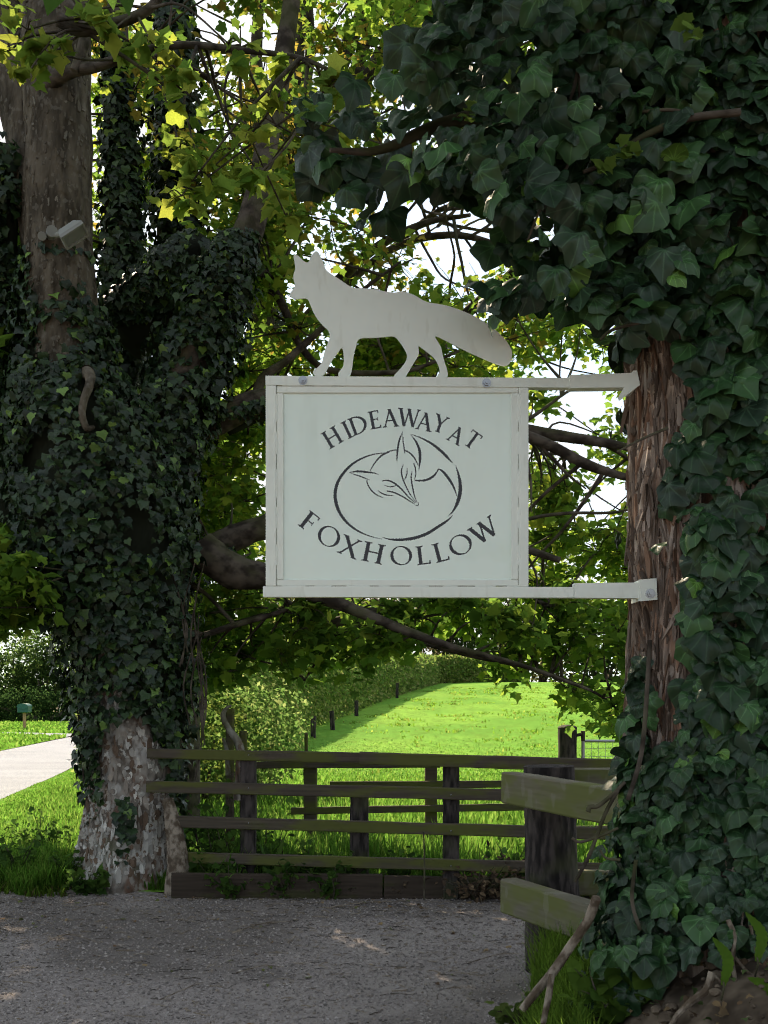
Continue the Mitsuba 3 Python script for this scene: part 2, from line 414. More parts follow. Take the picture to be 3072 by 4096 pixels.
def land(x, y):
    x, y = np.asarray(x, float), np.asarray(y, float)
    rise = 0.05 * sst(8.2, 9.5, y) + 0.033 * np.maximum(y - 10, 0) - 0.033 * 1.6 * np.maximum(y - 88, 0)
    rise = np.where(y > 88, np.maximum(rise, 1.2), rise)
    z = rise * sst(-4.5, -0.5, x - hedge_x(y)) * sst(8.0, 9.0, y)
    z = z + 0.60 * sst(0.55, 1.45, x) * sst(6.0, 4.7, y) * sst(-2, 0, y)
    z = z + 0.05 * sst(-1.0, -3.0, x) * sst(7.8, 8.8, y) * sst(14.5, 12.0, y)
    z = z + 0.07 * sst(.75, 1.2, x) * sst(5.4, 4.6, y) * (meshkit.fbm(np.stack([x * 3.5, y * 3.5, x * 0], -1), 4, 15) - 0.5)
    z = z + 0.006 * sst(60, 20, y) * (meshkit.fbm(np.stack([x * 1.3, y * 1.3, x * 0], -1), 3, 5) - 0.5)
    return z


def sheet(poly, step, lift, m, key, zfun=land, rag=0.0):
    x0, y0, x1, y1 = poly.bounds
    gx, gy = np.meshgrid(np.arange(x0, x1 + step, step), np.arange(y0, y1 + step, step))
    p = np.column_stack([gx.ravel(), gy.ravel()])
    p = p[shapely.contains_xy(poly.buffer(-step * 0.35), p[:, 0], p[:, 1])]
    ring = poly.exterior
    e = np.array([ring.interpolate(t).coords[0] for t in np.arange(0, ring.length, step * 0.6)])
    p = np.vstack([p, e])
    tri = Delaunay(p).simplices
    c = p[tri].mean(1)
    tri = tri[shapely.contains_xy(poly, c[:, 0], c[:, 1])]
    a, b, cc = p[tri[:, 0]], p[tri[:, 1]], p[tri[:, 2]]
    fl = (b[:, 0] - a[:, 0]) * (cc[:, 1] - a[:, 1]) - (b[:, 1] - a[:, 1]) * (cc[:, 0] - a[:, 0]) < 0
    tri[fl] = tri[fl][:, ::-1]
    v = np.column_stack([p, zfun(p[:, 0], p[:, 1]) + lift])
    put(key, (v, tri), m, smooth=True)
    tag(key, kind='structure')


# ground: one sheet to the horizon, finer near the camera
def ground_sheet():
    xs = np.unique(np.concatenate([np.linspace(-900, -60, 22), np.linspace(-60, -14, 30), np.linspace(-14, 14, 241), np.linspace(14, 60, 30), np.linspace(60, 900, 22)]))
    ys = np.unique(np.concatenate([np.linspace(-300, -6, 20), np.linspace(-6, 20, 261), np.linspace(20, 110, 91), np.linspace(110, 1500, 25)]))
    X, Y = np.meshgrid(xs, ys)
    Z = land(X, Y) - 0.03
    n = len(xs)
    i, j = np.meshgrid(np.arange(len(ys) - 1), np.arange(n - 1), indexing='ij')
    a = i * n + j
    f = np.vstack([np.stack([a, a + 1, a + n + 1], -1).reshape(-1, 3), np.stack([a, a + n + 1, a + n], -1).reshape(-1, 3)])
    put('ground', (np.column_stack([X.ravel(), Y.ravel(), Z.ravel()]), f), 'm_soil', smooth=True)
    tag('ground', kind='structure')


ground_sheet()
GRAVEL = Polygon([(-9, -4), (-9, 8.5), (-4.2, 8.5), (-2.4, 8.45), (-1.55, 8.04), (0.9, 8.02), (3.2, 7.4), (3.4, 6.3), (1.0, 6.1), (0.78, 5.3), (0.55, 4.6), (0.5, 3.6), (0.6, -4)])
sheet(GRAVEL, 0.16, 0.0, 'm_gravel', 'driveway')
FIELD = Polygon([(-2.9, 8.9), (-2.2, 8.2), (9, 7.9), (60, 8), (60, 96), (13, 97), (3.2, 83.5), (-1.3, 50), (-3.2, 24.7), (-3.4, 16)])
sheet(FIELD, 0.8, 0.0, 'm_field', 'field')
ROAD = Polygon([(-4.7, 8.6), (-5.0, 11.5), (-5.5, 14.7), (-7.0, 23.3), (-9.6, 38), (-13, 60), (-17, 60), (-11.8, 38.8), (-10.7, 28), (-9.4, 15), (-8.8, 8.6)])
sheet(ROAD, 0.5, 0.0, 'm_road', 'road')
sheet(Polygon([(-11.9, 38.2), (-17, 41.5), (-30, 44), (-30, 45.6), (-17, 43.2), (-12.3, 41.0)]), 0.5, 0.0, 'm_road', 'path')
VERGE = Polygon([(-4.75, 8.25)] + [(q, 8.2 + .10 * math.sin(q * 5.1) + .07 * math.sin(q * 13.7)) for q in np.arange(-4.7, -2.75, .06)] + [(-2.6, 8.2), (-2.3, 9), (-2.9, 14), (-3.5, 24), (-6.2, 35), (-9.5, 38), (-6.95, 23.3), (-5.45, 14.7), (-4.95, 11.5)])
sheet(VERGE, 0.4, 0.012, 'm_field', 'verge')
FAR_VERGE = Polygon([(-60, 8), (-9.2, 8), (-9.45, 15), (-10.75, 28), (-11.85, 38.1), (-17, 41.4), (-60, 48)])
sheet(FAR_VERGE, 1.0, 0.0, 'm_field', 'meadow')
FAR_LAWN = Polygon([(-60, 49.5), (-17, 43.3), (-12.4, 41.1), (-17.2, 60), (-20, 90), (-60, 90)])
sheet(FAR_LAWN, 1.0, 0.0, 'm_field', 'lawn')
sheet(Polygon([(-9.5, 38.2), (-6.1, 35.2), (-3.4, 24.2), (-2.8, 24.7), (-1.2, 50), (-4, 90), (-14, 62)]), 1.0, 0.0, 'm_field', 'roadside')


# ------------------------------------------------------------------ grass, stones, litter
def blades(key, n, xy, hmin, hmax, pal, seed, label, cat, lean=0.7, width=0.0042):
    rg = np.random.default_rng(seed)
    x, y = xy(n, rg)
    n = len(x)
    h = hmin + (hmax - hmin) * rg.random(n) ** 1.6
    if key == 'field_grass':
        k = rg.random(n) > sst(13, 25.5, y); x, y, h = x[k], y[k], h[k] * (1 - .8 * sst(10.5, 19, y[k])); n = len(x)
    if key == 'verge_edge_grass': k = meshkit.fbm(np.column_stack([x * 5, y * 5, x * 0]), 3, 4) > .47; x, y, h = x[k], y[k], h[k]; n = len(x)
    if key == 'verge_grass': h = h * (.22 + .78 * sst(.1, 1.6, x - np.interp(y, [8.6, 14.7, 23.3, 38], [-4.7, -5.5, -7.0, -9.6])))
    h *= 0.55 + 0.9 * meshkit.fbm(np.column_stack([x * 1.7, y * 1.7, x * 0]), 3, seed)
    az = rg.random(n) * 6.283
    base = np.column_stack([x, y, land(x, y) - 0.01])
    side = np.column_stack([np.cos(az), np.sin(az), 0 * az]); fw = np.column_stack([-np.sin(az), np.cos(az), 0 * az])
    w = (width * (0.6 + 0.8 * rg.random(n)) * (1 + y / 9))[:, None]
    l = (lean * rg.random(n) * h)[:, None]; H = h[:, None]; up = np.array([0, 0, 1.0])
    P = np.stack([base - side * w, base + side * w, base - side * w * .8 + fw * l * .3 + up * H * .6, base + side * w * .8 + fw * l * .3 + up * H * .6, base + fw * l + up * H], 1)
    f = (np.array([[0, 1, 3], [0, 3, 2], [2, 3, 4]])[None] + (np.arange(n) * 5)[:, None, None]).reshape(-1, 3)
    pal = np.array(pal); c = pal[rg.integers(0, len(pal), n)] * (0.75 + 0.5 * rg.random((n, 1)))
    put(key, (P.reshape(-1, 3), f), 'm_leaf', smooth=True, color=np.repeat(c, 5, 0))
    tag(key, label, cat, kind='stuff')


def area(poly, power=0.0, y0=8.0):
    def f(n, rg):
        a, b, c, d = poly.bounds
        x = a + (c - a) * rg.random(n * 3); y = b + (d - b) * rg.random(n * 3) ** (1 + power)
        k = np.nonzero(shapely.contains_xy(poly, x, y))[0][:n]
        return x[k], y[k]
    return f


GREEN = [(.105, .23, .030), (.135, .27, .038), (.088, .195, .026), (.165, .26, .05)]
blades('field_grass', 170000, area(Polygon([(-2.4, 8.25), (7, 8.1), (12, 26), (-2.6, 26), (-2.9, 14)]), 0.9), .06, .22, GREEN, 3, 'fresh green pasture grass beyond the post and rail fence', 'grass')
blades('tall_grass', 9000, area(Polygon([(-1.5, 8.15), (3.2, 8.05), (3.4, 9.0), (-1.5, 9.6)])), .15, .42, GREEN, 4, 'taller uncut grass along the foot of the fence', 'grass')
blades('verge_grass', 150000, area(VERGE.intersection(sbox(-9, 8, 0, 24)), 0.7), .06, .20, GREEN, 5, 'long grass on the verge left of the big mottled trunk', 'grass')
def tuft_xy(n, rg):
    m = 700; cx, cy = area(Polygon([(-1.5, 12), (14, 12), (40, 70), (3.5, 70), (-1.4, 26)]), .7)(m, rg)
    i = rg.integers(0, len(cx), n); return cx[i] + rg.normal(size=n) * .2, cy[i] + rg.normal(size=n) * .3
blades('tussock_grass', 11000, tuft_xy, .03, .11, [(.12, .235, .022), (.15, .255, .028), (.20, .26, .05)], 12, 'scattered darker tussocks dotted over the bright field', 'grass', width=.006)
blades('far_grass', 26000, area(FAR_VERGE.union(FAR_LAWN).intersection(sbox(-26, 20, -9, 56))), .08, .18, GREEN, 6, 'mown sunny grass across the lane around the green box', 'grass', width=0.009)


blades('verge_edge_grass', 5000, area(Polygon([(-6, 8.0), (-2.5, 7.98), (-2.5, 8.4), (-6, 8.4)])), .03, .13, [(.10, .19, .025), (.13, .21, .03), (.12, .11, .045)], 7, 'short ragged grass and weeds where the verge meets the gravel', 'grass')


def stones():
    rg = np.random.default_rng(8)
    n = 90000
    x, y = area(GRAVEL.intersection(sbox(-5, 3.5, 3.5, 8.1)))(n, rg); n = len(x)
    s = 0.003 + 0.008 * rg.random(n) ** 3
    o = np.array([[1, 0, 0], [-1, 0, 0], [0, 1, 0], [0, -1, 0], [0, 0, 1], [0, 0, -1.0]])
    f = np.array([[0, 2, 4], [2, 1, 4], [1, 3, 4], [3, 0, 4], [2, 0, 5], [1, 2, 5], [3, 1, 5], [0, 3, 5]])
    R = bases(rand_dirs(n, rg), rand_dirs(n, rg))
    v = np.einsum('kij,knj->kni', R, o[None] * (0.6 + 0.8 * rg.random((n, 6, 1)))) * s[:, None, None] * [1, 1, .7]
    v += np.column_stack([x, y, land(x, y) + s * 0.3])[:, None]
    pal = np.array([(.19, .168, .158), (.26, .23, .217), (.138, .122, .114), (.35, .315, .29), (.20, .165, .135), (.29, .262, .25)])
    c = pal[rg.choice(6, n, p=[.3, .25, .2, .06, .09, .10])] * (0.7 + 0.5 * rg.random((n, 1)))
    put('gravel', (v.reshape(-1, 3), (f[None] + (np.arange(n) * 6)[:, None, None]).reshape(-1, 3)), 'm_stone', smooth=False, color=np.repeat(c, 6, 0))
    tag('gravel', 'loose grey and brown stones lying over the driveway', 'gravel', kind='stuff')
    # small dead leaves, straw and twigs trodden into the gravel
    parts, cols = [], []
    n = 2600
    x, y = area(GRAVEL.intersection(sbox(-5, 4.3, 3.0, 8.05)), -0.45)(n, rg); n = len(x)
    for i in range(n):
        L, a = 0.02 + 0.10 * rg.random() ** 3, rg.random() * 6.283
        d = np.array([math.cos(a), math.sin(a) * .7, 0]) * L
        z = float(land(x[i], y[i])) + 0.008
        p = np.array([x[i], y[i], z])
        b = p + d * .5 + [0.1 * L * rg.normal(), 0.1 * L * rg.normal(), 0.006 * rg.random()]
        parts.append(tube([p, b, p + d], [.0012 + .0012 * rg.random()] * 2, 4, 1, caps=False))
        cols.append(np.repeat([np.array([(.05, .04, .03), (.16, .12, .075), (.028, .024, .02), (.22, .18, .13)])[rg.integers(0, 4)]], len(parts[-1][0]), 0))
    n = 260; x, y = area(GRAVEL.intersection(sbox(-5, 4.3, 3.0, 8.05)), -0.5)(n, rg); n = len(x)
    lv, lf, lc, _ = bake([leaf_shape(OVAL, 0, 1, .3, .9, .08, 2), leaf_shape(IVY_LOW, 0, 1, .2, .9, .08, 3)], np.column_stack([x, y, land(x, y) + .012]), bases(np.array([0, 0, 1.0]) + rg.normal(size=(n, 3)) * .3, rg.normal(size=(n, 3))), .012 + .03 * rg.random(n), rg.integers(0, 2, n), np.array([(.12, .07, .035), (.07, .045, .028), (.20, .14, .07), (.09, .10, .03)])[rg.integers(0, 4, n)])
    parts.append((lv, lf)); cols.append(lc)
    put('litter', joined(parts), 'm_matt', smooth=True, color=np.vstack(cols))
    tag('litter', 'fine straw and twig litter strewn over the gravel', 'litter', kind='stuff')


stones()
TWIGS = [((72, 912), (98, 907), (118, 911), 'forked grey twig on the gravel at the left', .006), ((232, 935), (262, 927), (292, 923), 'dark bent twig lying on the gravel near the middle', .007),
         ((160, 1002), (188, 992), (205, 984), 'short thin twig on the gravel at the lower left', .005), ((330, 909), (352, 907), (382, 904), 'straight pale stick in the gravel before the edging board', .006),
         ((468, 965), (500, 958), (522, 956), 'long thin stick on the gravel left of the round post', .005), ((40, 948), (66, 938), (98, 944), 'arched brown twig on the gravel at the far left', .006),
         ((236, 975), (262, 970), (284, 969), 'pale straight twig on the gravel left of centre', .005)]
for a, b, c, lab, r in TWIGS:
    def gp(p):
        Y = EYE * F / (p[1] - HY); return np.array([(p[0] - HX) / F * Y, Y, 0.012])
    A, B, C = gp(a), gp(b), gp(c)
    k = put('twig', joined([tube([A, B + [0, 0, .012], C], [r * .6, r * .6, r * .3], 6, 4, rough=.3), tube([B + [0, 0, .012], B + (C - B) * .4 + [0.0, .10, 0]], [r * .4, r * .25], 5, 3)]), 'm_root')
    tag(k, lab, 'twig', 'twigs on the gravel')

# ------------------------------------------------------------------ hanging sign
SY, SS = 4.2, 4.2 / (F * 4)                       # its distance; metres per pixel of the full-size photograph
def sp(x, y, dy=0.0): return np.array([(x / 4 - HX) / F * SY, SY + dy, EYE - (y / 4 - HY) / F * SY])
S = 'hanging_sign'
tag(S, 'cream metal sign with a fox cut-out on top, hung from the ivy covered tree', 'sign')


def bar(x0, y0, x1, y1, d0, d1, x0b=None, y0b=None, c=0.002):
    """A painted steel section between photo corners, from depth d0 to d1 behind the sign plane."""
    a, b = sp(x0, y0), sp(x1, y1)
    return vf(rounded(a[0], b[0], SY + d0, SY + d1, b[2], a[2], c))


def rounded(x0, x1, y0, y1, z0, z1, c):
    q = []
    for x in (x0, x1):
        for y in (y0, y1):
            for z in (z0, z1):
                sx, sy, sz = (1 if x == x0 else -1), (1 if y == y0 else -1), (1 if z == z0 else -1)
                q += [(x, y + c * sy, z + c * sz), (x + c * sx, y, z + c * sz), (x + c * sx, y + c * sy, z)]
    return trimesh.convex.convex_hull(np.array(q))


def sheared(q, d0, d1):
    """A flat-sided section with the photo quad q as its face."""
    pts = [sp(x, y, d) for x, y in q for d in (d0, d1)]
    return vf(trimesh.convex.convex_hull(np.array(pts)))


put(S + '__frame_bar', sheared([(1064, 1509), (2276, 1518), (2276, 1556), (1064, 1545)], -.02, .02), 'm_paint')
put(S + '__frame_bar', sheared([(1054, 2347), (2292, 2350), (2292, 2392), (1054, 2389)], -.02, .02), 'm_paint')
put(S + '__frame_bar', bar(1065, 1546, 1106, 2346, -.019, .019), 'm_paint')
put(S + '__frame_bar', bar(2073, 1555, 2112, 2349, -.019, .019), 'm_paint')
IN = (1108, 1549, 2071, 2344)
for q in ((1108, 1549, 2071, 1575), (1108, 2320, 2071, 2344), (1108, 1576, 1135, 2319), (2044, 1576, 2071, 2319)):
    put(S + '__inner_frame', bar(*q, -.014, .014), 'm_paint')
put(S + '__panel', bar(1134, 1574, 2045, 2321, -.004, .006, c=.0008), 'm_panel')
rg = np.random.default_rng(4)
welds = []
for t in np.arange(1130, 2060, 128):
    L = rg.uniform(40, 95)
    for yy in (1546.5, 2345.5): welds.append(bar(t, yy - 3, t + L, yy + 4, -.0165, -.01))
for t in np.arange(1580, 2310, 150):
    L = rg.uniform(55, 120)
    for xx in (1107, 2072): welds.append(bar(xx - 4, t, xx + 4, t + L, -.0165, -.01))
put(S + '__weld', joined(welds), 'm_paint'); tag(S + '__weld', kind='stuff')
put(S + '__seam', joined([bar(1108, 1545, 2071, 1549.5, -.012, .0), bar(1108, 2343.5, 2071, 2347, -.012, .0), bar(1105.5, 1549, 1108.5, 2344, -.012, .0), bar(2070.5, 1549, 2073.5, 2344, -.012, .0)]), 'm_grime')
# the two arms, each a sleeve on the bar and a plate on the trunk
put(S + '__arm', joined([sheared([(2275, 1508), (2530, 1499), (2530, 1556), (2275, 1560)], -.026, .026)]), 'm_paint')
put(S + '__arm', joined([sheared([(2293, 2335), (2556, 2333), (2556, 2395), (2293, 2393)], -.026, .026)]), 'm_paint')
put(S + '__bracket_plate', joined([sheared([(2526, 1494), (2541, 1490), (2553, 1548), (2470, 1612), (2466, 1598), (2526, 1556)], -.03, -.024), sheared([(2526, 1492), (2541, 1490), (2541, 1556), (2526, 1558)], -.03, .10)]), 'm_paint')
put(S + '__bracket_plate', joined([sheared([(2548, 2322), (2617, 2317), (2620, 2402), (2554, 2408)], -.036, -.028), sheared([(2548, 2324), (2556, 2323), (2556, 2406), (2548, 2407)], -.028, .10)]), 'm_paint')


def bolt(x, y, d, r=12, key=S + '__frame_bar__bolt'):
    c = sp(x, y, d)
    w = trimesh.creation.cylinder(r * SS * 1.5, .003, sections=20); h = trimesh.creation.cylinder(r * SS * 1.08, .009, sections=6); st = trimesh.creation.cylinder(r * SS * .5, .016, sections=12)
    parts = []
    for m, o in ((w, -.0015), (h, -.0065), (st, -.010)):
        m.apply_transform(trimesh.transformations.rotation_matrix(math.pi / 2, [1, 0, 0])); v, f = vf(m); parts.append((v + c + [0, o, 0], f))
    put(key, joined(parts), 'm_steel')


bolt(1213, 1528, -.02); bolt(1944, 1538, -.02); bolt(2592, 2378, -.036, 13, S + '__bracket_plate_001__bolt')


def chaikin(p, n=2):
    p = np.asarray(p, float)
    for _ in range(n):
        q = np.roll(p, -1, 0); p = np.stack([p * .75 + q * .25, p * .25 + q * .75], 1).reshape(-1, 2)
    return p


FOX = [(218, 312), (238, 290), (252, 265), (240, 235), (240, 205), (252, 175), (245, 135), (240, 100), (252, 93), (275, 108), (300, 135), (322, 142), (335, 110), (352, 85), (372, 73), (390, 105), (408, 145), (418, 180), (450, 205), (500, 235), (545, 268), (575, 282), (640, 282), (700, 288), (745, 300), (800, 308), (830, 298), (870, 303), (920, 325), (975, 360), (1040, 368), (1100, 380), (1180, 408), (1260, 445), (1330, 490), (1390, 540), (1430, 590), (1450, 630), (1448, 670), (1435, 700), (1410, 713), (1380, 708), (1320, 685), (1240, 650), (1160, 612), (1090, 575), (1014, 538), (1040, 580), (1058, 610), (1063, 640), (1075, 690), (1090, 730), (1098, 779), (1030, 779), (1040, 755), (1050, 745), (1045, 715), (1030, 680), (1000, 650), (960, 620), (926, 594), (938, 640), (915, 680), (890, 720), (870, 755), (855, 779), (790, 779), (800, 758), (820, 740), (845, 710), (865, 680), (870, 650), (850, 610), (825, 575), (800, 545), (740, 552), (680, 556), (597, 556), (585, 610), (575, 640), (570, 680), (565, 720), (560, 750), (545, 779), (490, 779), (487, 750), (500, 735), (515, 715), (520, 690), (518, 650), (510, 603), (485, 640), (460, 670), (440, 705), (425, 735), (405, 768), (360, 769), (345, 745), (355, 735), (380, 715), (400, 690), (408, 650), (420, 610), (445, 550), (435, 515), (405, 490), (375, 455), (350, 415), (335, 375), (318, 335), (285, 340), (245, 343), (222, 325)]


def flat_poly(poly, d0, d1):
    """A shapely shape in photo pixels as a plate in the sign's plane."""
    parts = []
    for g in getattr(poly, 'geoms', [poly]):
        if g.is_empty or g.area < 1: continue
        m = trimesh.creation.extrude_polygon(g, 1.0, engine='earcut'); v, f = vf(m)
        w = np.column_stack([(v[:, 0] / 4 - HX) / F * SY, SY + d0 + (d1 - d0) * v[:, 2], EYE - (v[:, 1] / 4 - HY) / F * SY])
        parts.append((w, f))
    return joined(parts)


fx = chaikin(np.array(FOX) / 1.3825 + [1000, 950], 2)
k = put(S + '__fox_silhouette', flat_poly(Polygon(fx).buffer(0), -.003, .003), 'm_paint', smooth=False)
tag(k, 'flat cream cut-out of a walking fox with a long thick tail')

# the printing: lettering and the curled fox emblem
def stroke(pts, w, k=8):
    p = spline(np.column_stack([pts, np.zeros(len(pts))]), k)[:, :2]
    ww = np.interp(np.linspace(0, 1, len(p)), np.linspace(0, 1, len(w)), w) / 2
    t = np.gradient(p, axis=0); t /= np.linalg.norm(t, axis=1, keepdims=True); n = np.column_stack([-t[:, 1], t[:, 0]])
    return Polygon(np.vstack([p + n * ww[:, None], (p - n * ww[:, None])[::-1]])).buffer(0)


EMB = [([(740, 352), (600, 365), (480, 400), (360, 465), (260, 560), (190, 670), (162, 790), (175, 900), (220, 1010), (300, 1110), (400, 1185), (520, 1240), (665, 1278)], [6, 12, 22, 28, 31, 24, 14, 3]),
       ([(668, 1258), (760, 1280), (880, 1283), (1020, 1262), (1150, 1215), (1270, 1140), (1360, 1080), (1422, 1022)], [3, 20, 28, 27, 24, 3]),
       ([(1452, 488), (1485, 600), (1500, 700), (1495, 800), (1465, 900), (1420, 980), (1372, 1030)], [3, 24, 34, 32, 18, 3]),
       ([(965, 152), (1080, 195), (1200, 260), (1300, 340), (1370, 410), (1420, 465)], [2, 14, 25, 24, 4]),
       ([(970, 158), (1030, 240), (1065, 330), (1070, 420), (1058, 545)], [2, 18, 26, 24, 3]),
       ([(535, 550), (575, 480), (640, 400), (700, 360), (760, 332), (822, 322)], [5, 12, 16, 11, 9]),
       ([(888, 122), (855, 200), (835, 290), (825, 380), (823, 440)], [2, 17, 16, 9]), ([(885, 130), (888, 220), (900, 300), (908, 362)], [2, 10, 11, 7]),
       ([(908, 328), (960, 355), (1010, 410), (1052, 490)], [8, 14, 13, 6]), ([(308, 565), (400, 552), (500, 560), (580, 570), (632, 588)], [2, 19, 18, 9, 4]),
       ([(315, 568), (400, 595), (470, 620), (535, 646)], [2, 11, 10, 4]), ([(500, 645), (515, 700), (555, 760), (610, 805), (685, 838)], [9, 12, 12, 3]),
       ([(618, 757), (660, 785), (710, 805), (785, 812)], [4, 12, 12, 5]), ([(715, 762), (790, 778), (880, 820), (960, 870), (1015, 905)], [11, 13, 11, 4]),
       ([(660, 655), (720, 648), (790, 675), (870, 740), (940, 820), (1020, 890)], [6, 14, 15, 12, 5]), ([(685, 697), (740, 717), (800, 708), (820, 695)], [3, 11, 6]),
       ([(892, 480), (872, 540), (880, 610), (910, 690), (960, 790), (1025, 880)], [6, 13, 13, 10, 4]), ([(932, 518), (932, 570), (918, 615), (900, 640)], [5, 12, 6]),
       ([(985, 555), (975, 620), (990, 720), (1010, 810), (1040, 890)], [6, 13, 12, 4]), ([(1003, 465), (1020, 520), (1025, 580), (1012, 640)], [9, 12, 6]),
       ([(1012, 648), (1080, 652), (1150, 640), (1210, 605), (1250, 560), (1270, 522)], [10, 17, 22, 15, 8]), ([(1265, 525), (1310, 550), (1370, 620), (1420, 700), (1450, 770), (1468, 825)], [8, 22, 24, 13, 3]),
       ([(1022, 912), (1040, 920), (1055, 906), (1050, 886)], [6, 8, 6])]
emb = unary_union([stroke(np.array(p) / 2.676 + [1280, 1680], np.array(w) * 1.18 / 2.676) for p, w in EMB])
k = put(S + '__emblem', flat_poly(emb, -.0048, -.0042), 'm_ink', smooth=False); tag(k, 'dark line drawing of a fox curled up asleep')

TH, TN, SF = .155, .072, .055     # thick and thin strokes, serif height, for capitals 1 high
def seg(a, b, w): return LineString([a, b]).buffer(w / 2, cap_style=2)
def serif(x, y, w=.30, down=True):
    s = 1 if down else -1
    return Polygon([(x - w / 2, y), (x + w / 2, y), (x + w / 2, y + s * SF * .55), (x + w * .2, y + s * SF * 1.5), (x - w * .2, y + s * SF * 1.5), (x - w / 2, y + s * SF * .55)])
def stem(x, w=TH): return unary_union([sbox(x - w / 2, 0, x + w / 2, 1), serif(x, 0, w + .18), serif(x, 1, w + .18, False)])
def ell(cx, cy, rx, ry): return affinity.scale(Point(cx, cy).buffer(1, 32), rx, ry, origin=(cx, cy))
def glyph(c):
    if c == 'H': return unary_union([stem(.16), stem(.72), sbox(.16, .49, .72, .49 + TN)]), .88
    if c == 'I': return stem(.16), .32
    if c == 'D':
        bowl = ell(.30, .5, .60, .5).difference(ell(.27, .5, .47, .44)).intersection(sbox(.16, 0, 2, 1))
        return unary_union([stem(.16), bowl, sbox(.16, 0, .34, .055), sbox(.16, .945, .34, 1)]), .96
    if c == 'E': return unary_union([stem(.14), sbox(.14, 0, .56, TN), sbox(.14, .94, .54, 1), sbox(.14, .49, .46, .55), sbox(.50, 0, .56, .17), sbox(.49, .83, .54, 1), sbox(.42, .42, .46, .62)]), .62
    if c == 'F': return unary_union([stem(.14), sbox(.14, .94, .56, 1), sbox(.14, .48, .47, .54), sbox(.51, .82, .56, 1), sbox(.43, .40, .47, .62)]), .60
    if c == 'L': return unary_union([stem(.14), sbox(.14, 0, .58, TN), sbox(.52, 0, .58, .19)]), .62
    if c == 'T': return unary_union([stem(.36), sbox(.02, .935, .70, 1), sbox(.02, .80, .07, 1), sbox(.65, .80, .70, 1)]), .74
    if c == 'A': return unary_union([seg((.09, .02), (.39, .97), TN), seg((.36, 1.0), (.70, .02), TH), sbox(.2, .33, .6, .33 + TN * .9), serif(.09, 0, .24), serif(.70, 0, .30), sbox(.28, .95, .42, 1.0)]).intersection(sbox(-1, 0, 2, 1.0)), .80
    if c == 'W': return unary_union([seg((.10, 1), (.36, .02), TH), seg((.36, .0), (.58, 1), TN), seg((.54, 1), (.82, .02), TH), seg((.82, .0), (1.06, 1), TN), serif(.10, 1, .28, False), serif(1.07, 1, .22, False), serif(.55, 1, .22, False)]).intersection(sbox(-1, -.02, 2, 1)), 1.14
    if c == 'Y': return unary_union([seg((.08, 1), (.37, .48), TH), seg((.37, .46), (.66, 1), TN), sbox(.37 - TH / 2, 0, .37 + TH / 2, .5), serif(.37, 0, .30), serif(.08, 1, .26, False), serif(.66, 1, .22, False)]).intersection(sbox(-1, 0, 2, 1)), .74
    if c == 'X': return unary_union([seg((.08, 1), (.70, 0), TH), seg((.06, 0), (.68, 1), TN), serif(.08, 1, .26, False), serif(.70, 0, .26), serif(.07, 0, .22), serif(.67, 1, .22, False)]).intersection(sbox(-1, 0, 2, 1)), .78
    if c == 'O': return affinity.rotate(ell(.48, .5, .48, .515), 0).difference(affinity.rotate(ell(.48, .5, .345, .465), 12, origin=(.48, .5))), .96


TEXT = [('H', 285, 325, -31, 128), ('I', 397, 268, -26, 128), ('D', 487, 228, -20, 128), ('E', 612, 190, -11, 128), ('A', 727, 178, -4, 128), ('W', 868, 176, 5, 128), ('A', 990, 205, 12, 128), ('Y', 1108, 222, 20, 124), ('A', 1230, 308, 28, 120), ('T', 1356, 345, 36, 124),
        ('F', 112, 970, 38, 146), ('O', 260, 1080, 31, 150), ('X', 420, 1160, 22, 150), ('H', 598, 1205, 12, 150), ('O', 810, 1226, 1, 142), ('L', 982, 1222, -7, 142), ('L', 1116, 1198, -15, 146), ('O', 1262, 1143, -23, 150), ('W', 1442, 1035, -33, 150)]
for c, x, y, a, h in TEXT:
    g, w = glyph(c)
    g = affinity.translate(g, -w / 2, -.5)
    g = affinity.scale(g, h * (1.22 if y > 900 else 1.13), -h * (1.0 if y > 900 else 1.08), origin=(0, 0)); g = affinity.rotate(g, a, origin=(0, 0)); g = affinity.translate(g, x, y)
    g = affinity.scale(g, 1 / 1.907, 1 / 1.907, origin=(0, 0)); g = affinity.translate(g, 1180, 1580)
    put(S + '__letter', flat_poly(g, -.0048, -.0042), 'm_ink', smooth=False)

# ------------------------------------------------------------------ fences, posts, gate
FN = 'paddock_fence'
tag(FN, 'mossy dark timber post and rail fence between the gravel and the bright field', 'fence')
def rail(key, a, b, h, d, m='m_wood', seed=0, seg=24, wob=.006): return put(key, beam(a, b, h, d, seg=seg, wob=wob, seed=seed), m, smooth=25)
rail(FN + '__rail', at(148, 753.4, 8.28), at(386, 758.5, 8.0), .083, .04, seed=1)
rail(FN + '__rail', at(360, 758, 7.97), at(720, 769, 7.55), .098, .045, seed=2)
rail(FN + '__rail', at(147, 786.5, 8.26), at(720, 800, 7.6), .092, .04, seed=3)
rail(FN + '__rail', at(172, 821.5, 8.22), at(720, 837, 7.6), .092, .04, seed=4)
rail(FN + '__rail', at(182, 857.5, 8.2), at(720, 872, 7.6), .088, .04, seed=5)
def post(key, px0, px1, py, Y, m='m_post', square=True, zb=None, seed=0):
    r = (px1 - px0) / 2 / F * Y; t = at((px0 + px1) / 2, py, Y); b = np.array([t[0], Y, float(land(t[0], Y)) - .15 if zb is None else zb])
    if square: return put(key, beam(b, t, 2 * r, 2 * r * .9, up=(1, 0, 0), seg=16, wob=.007, seed=seed, cham=.012), m, smooth=25)
    return put(key, tube([b, b * .5 + t * .5, t], [r * 1.05, r, r * .98], 22, 8, rough=.06, seed=seed), m, smooth=40)
post(FN + '__post', 241, 256, 757, 8.23, seed=1); post(FN + '__post', 443, 459, 763, 7.99, seed=2)
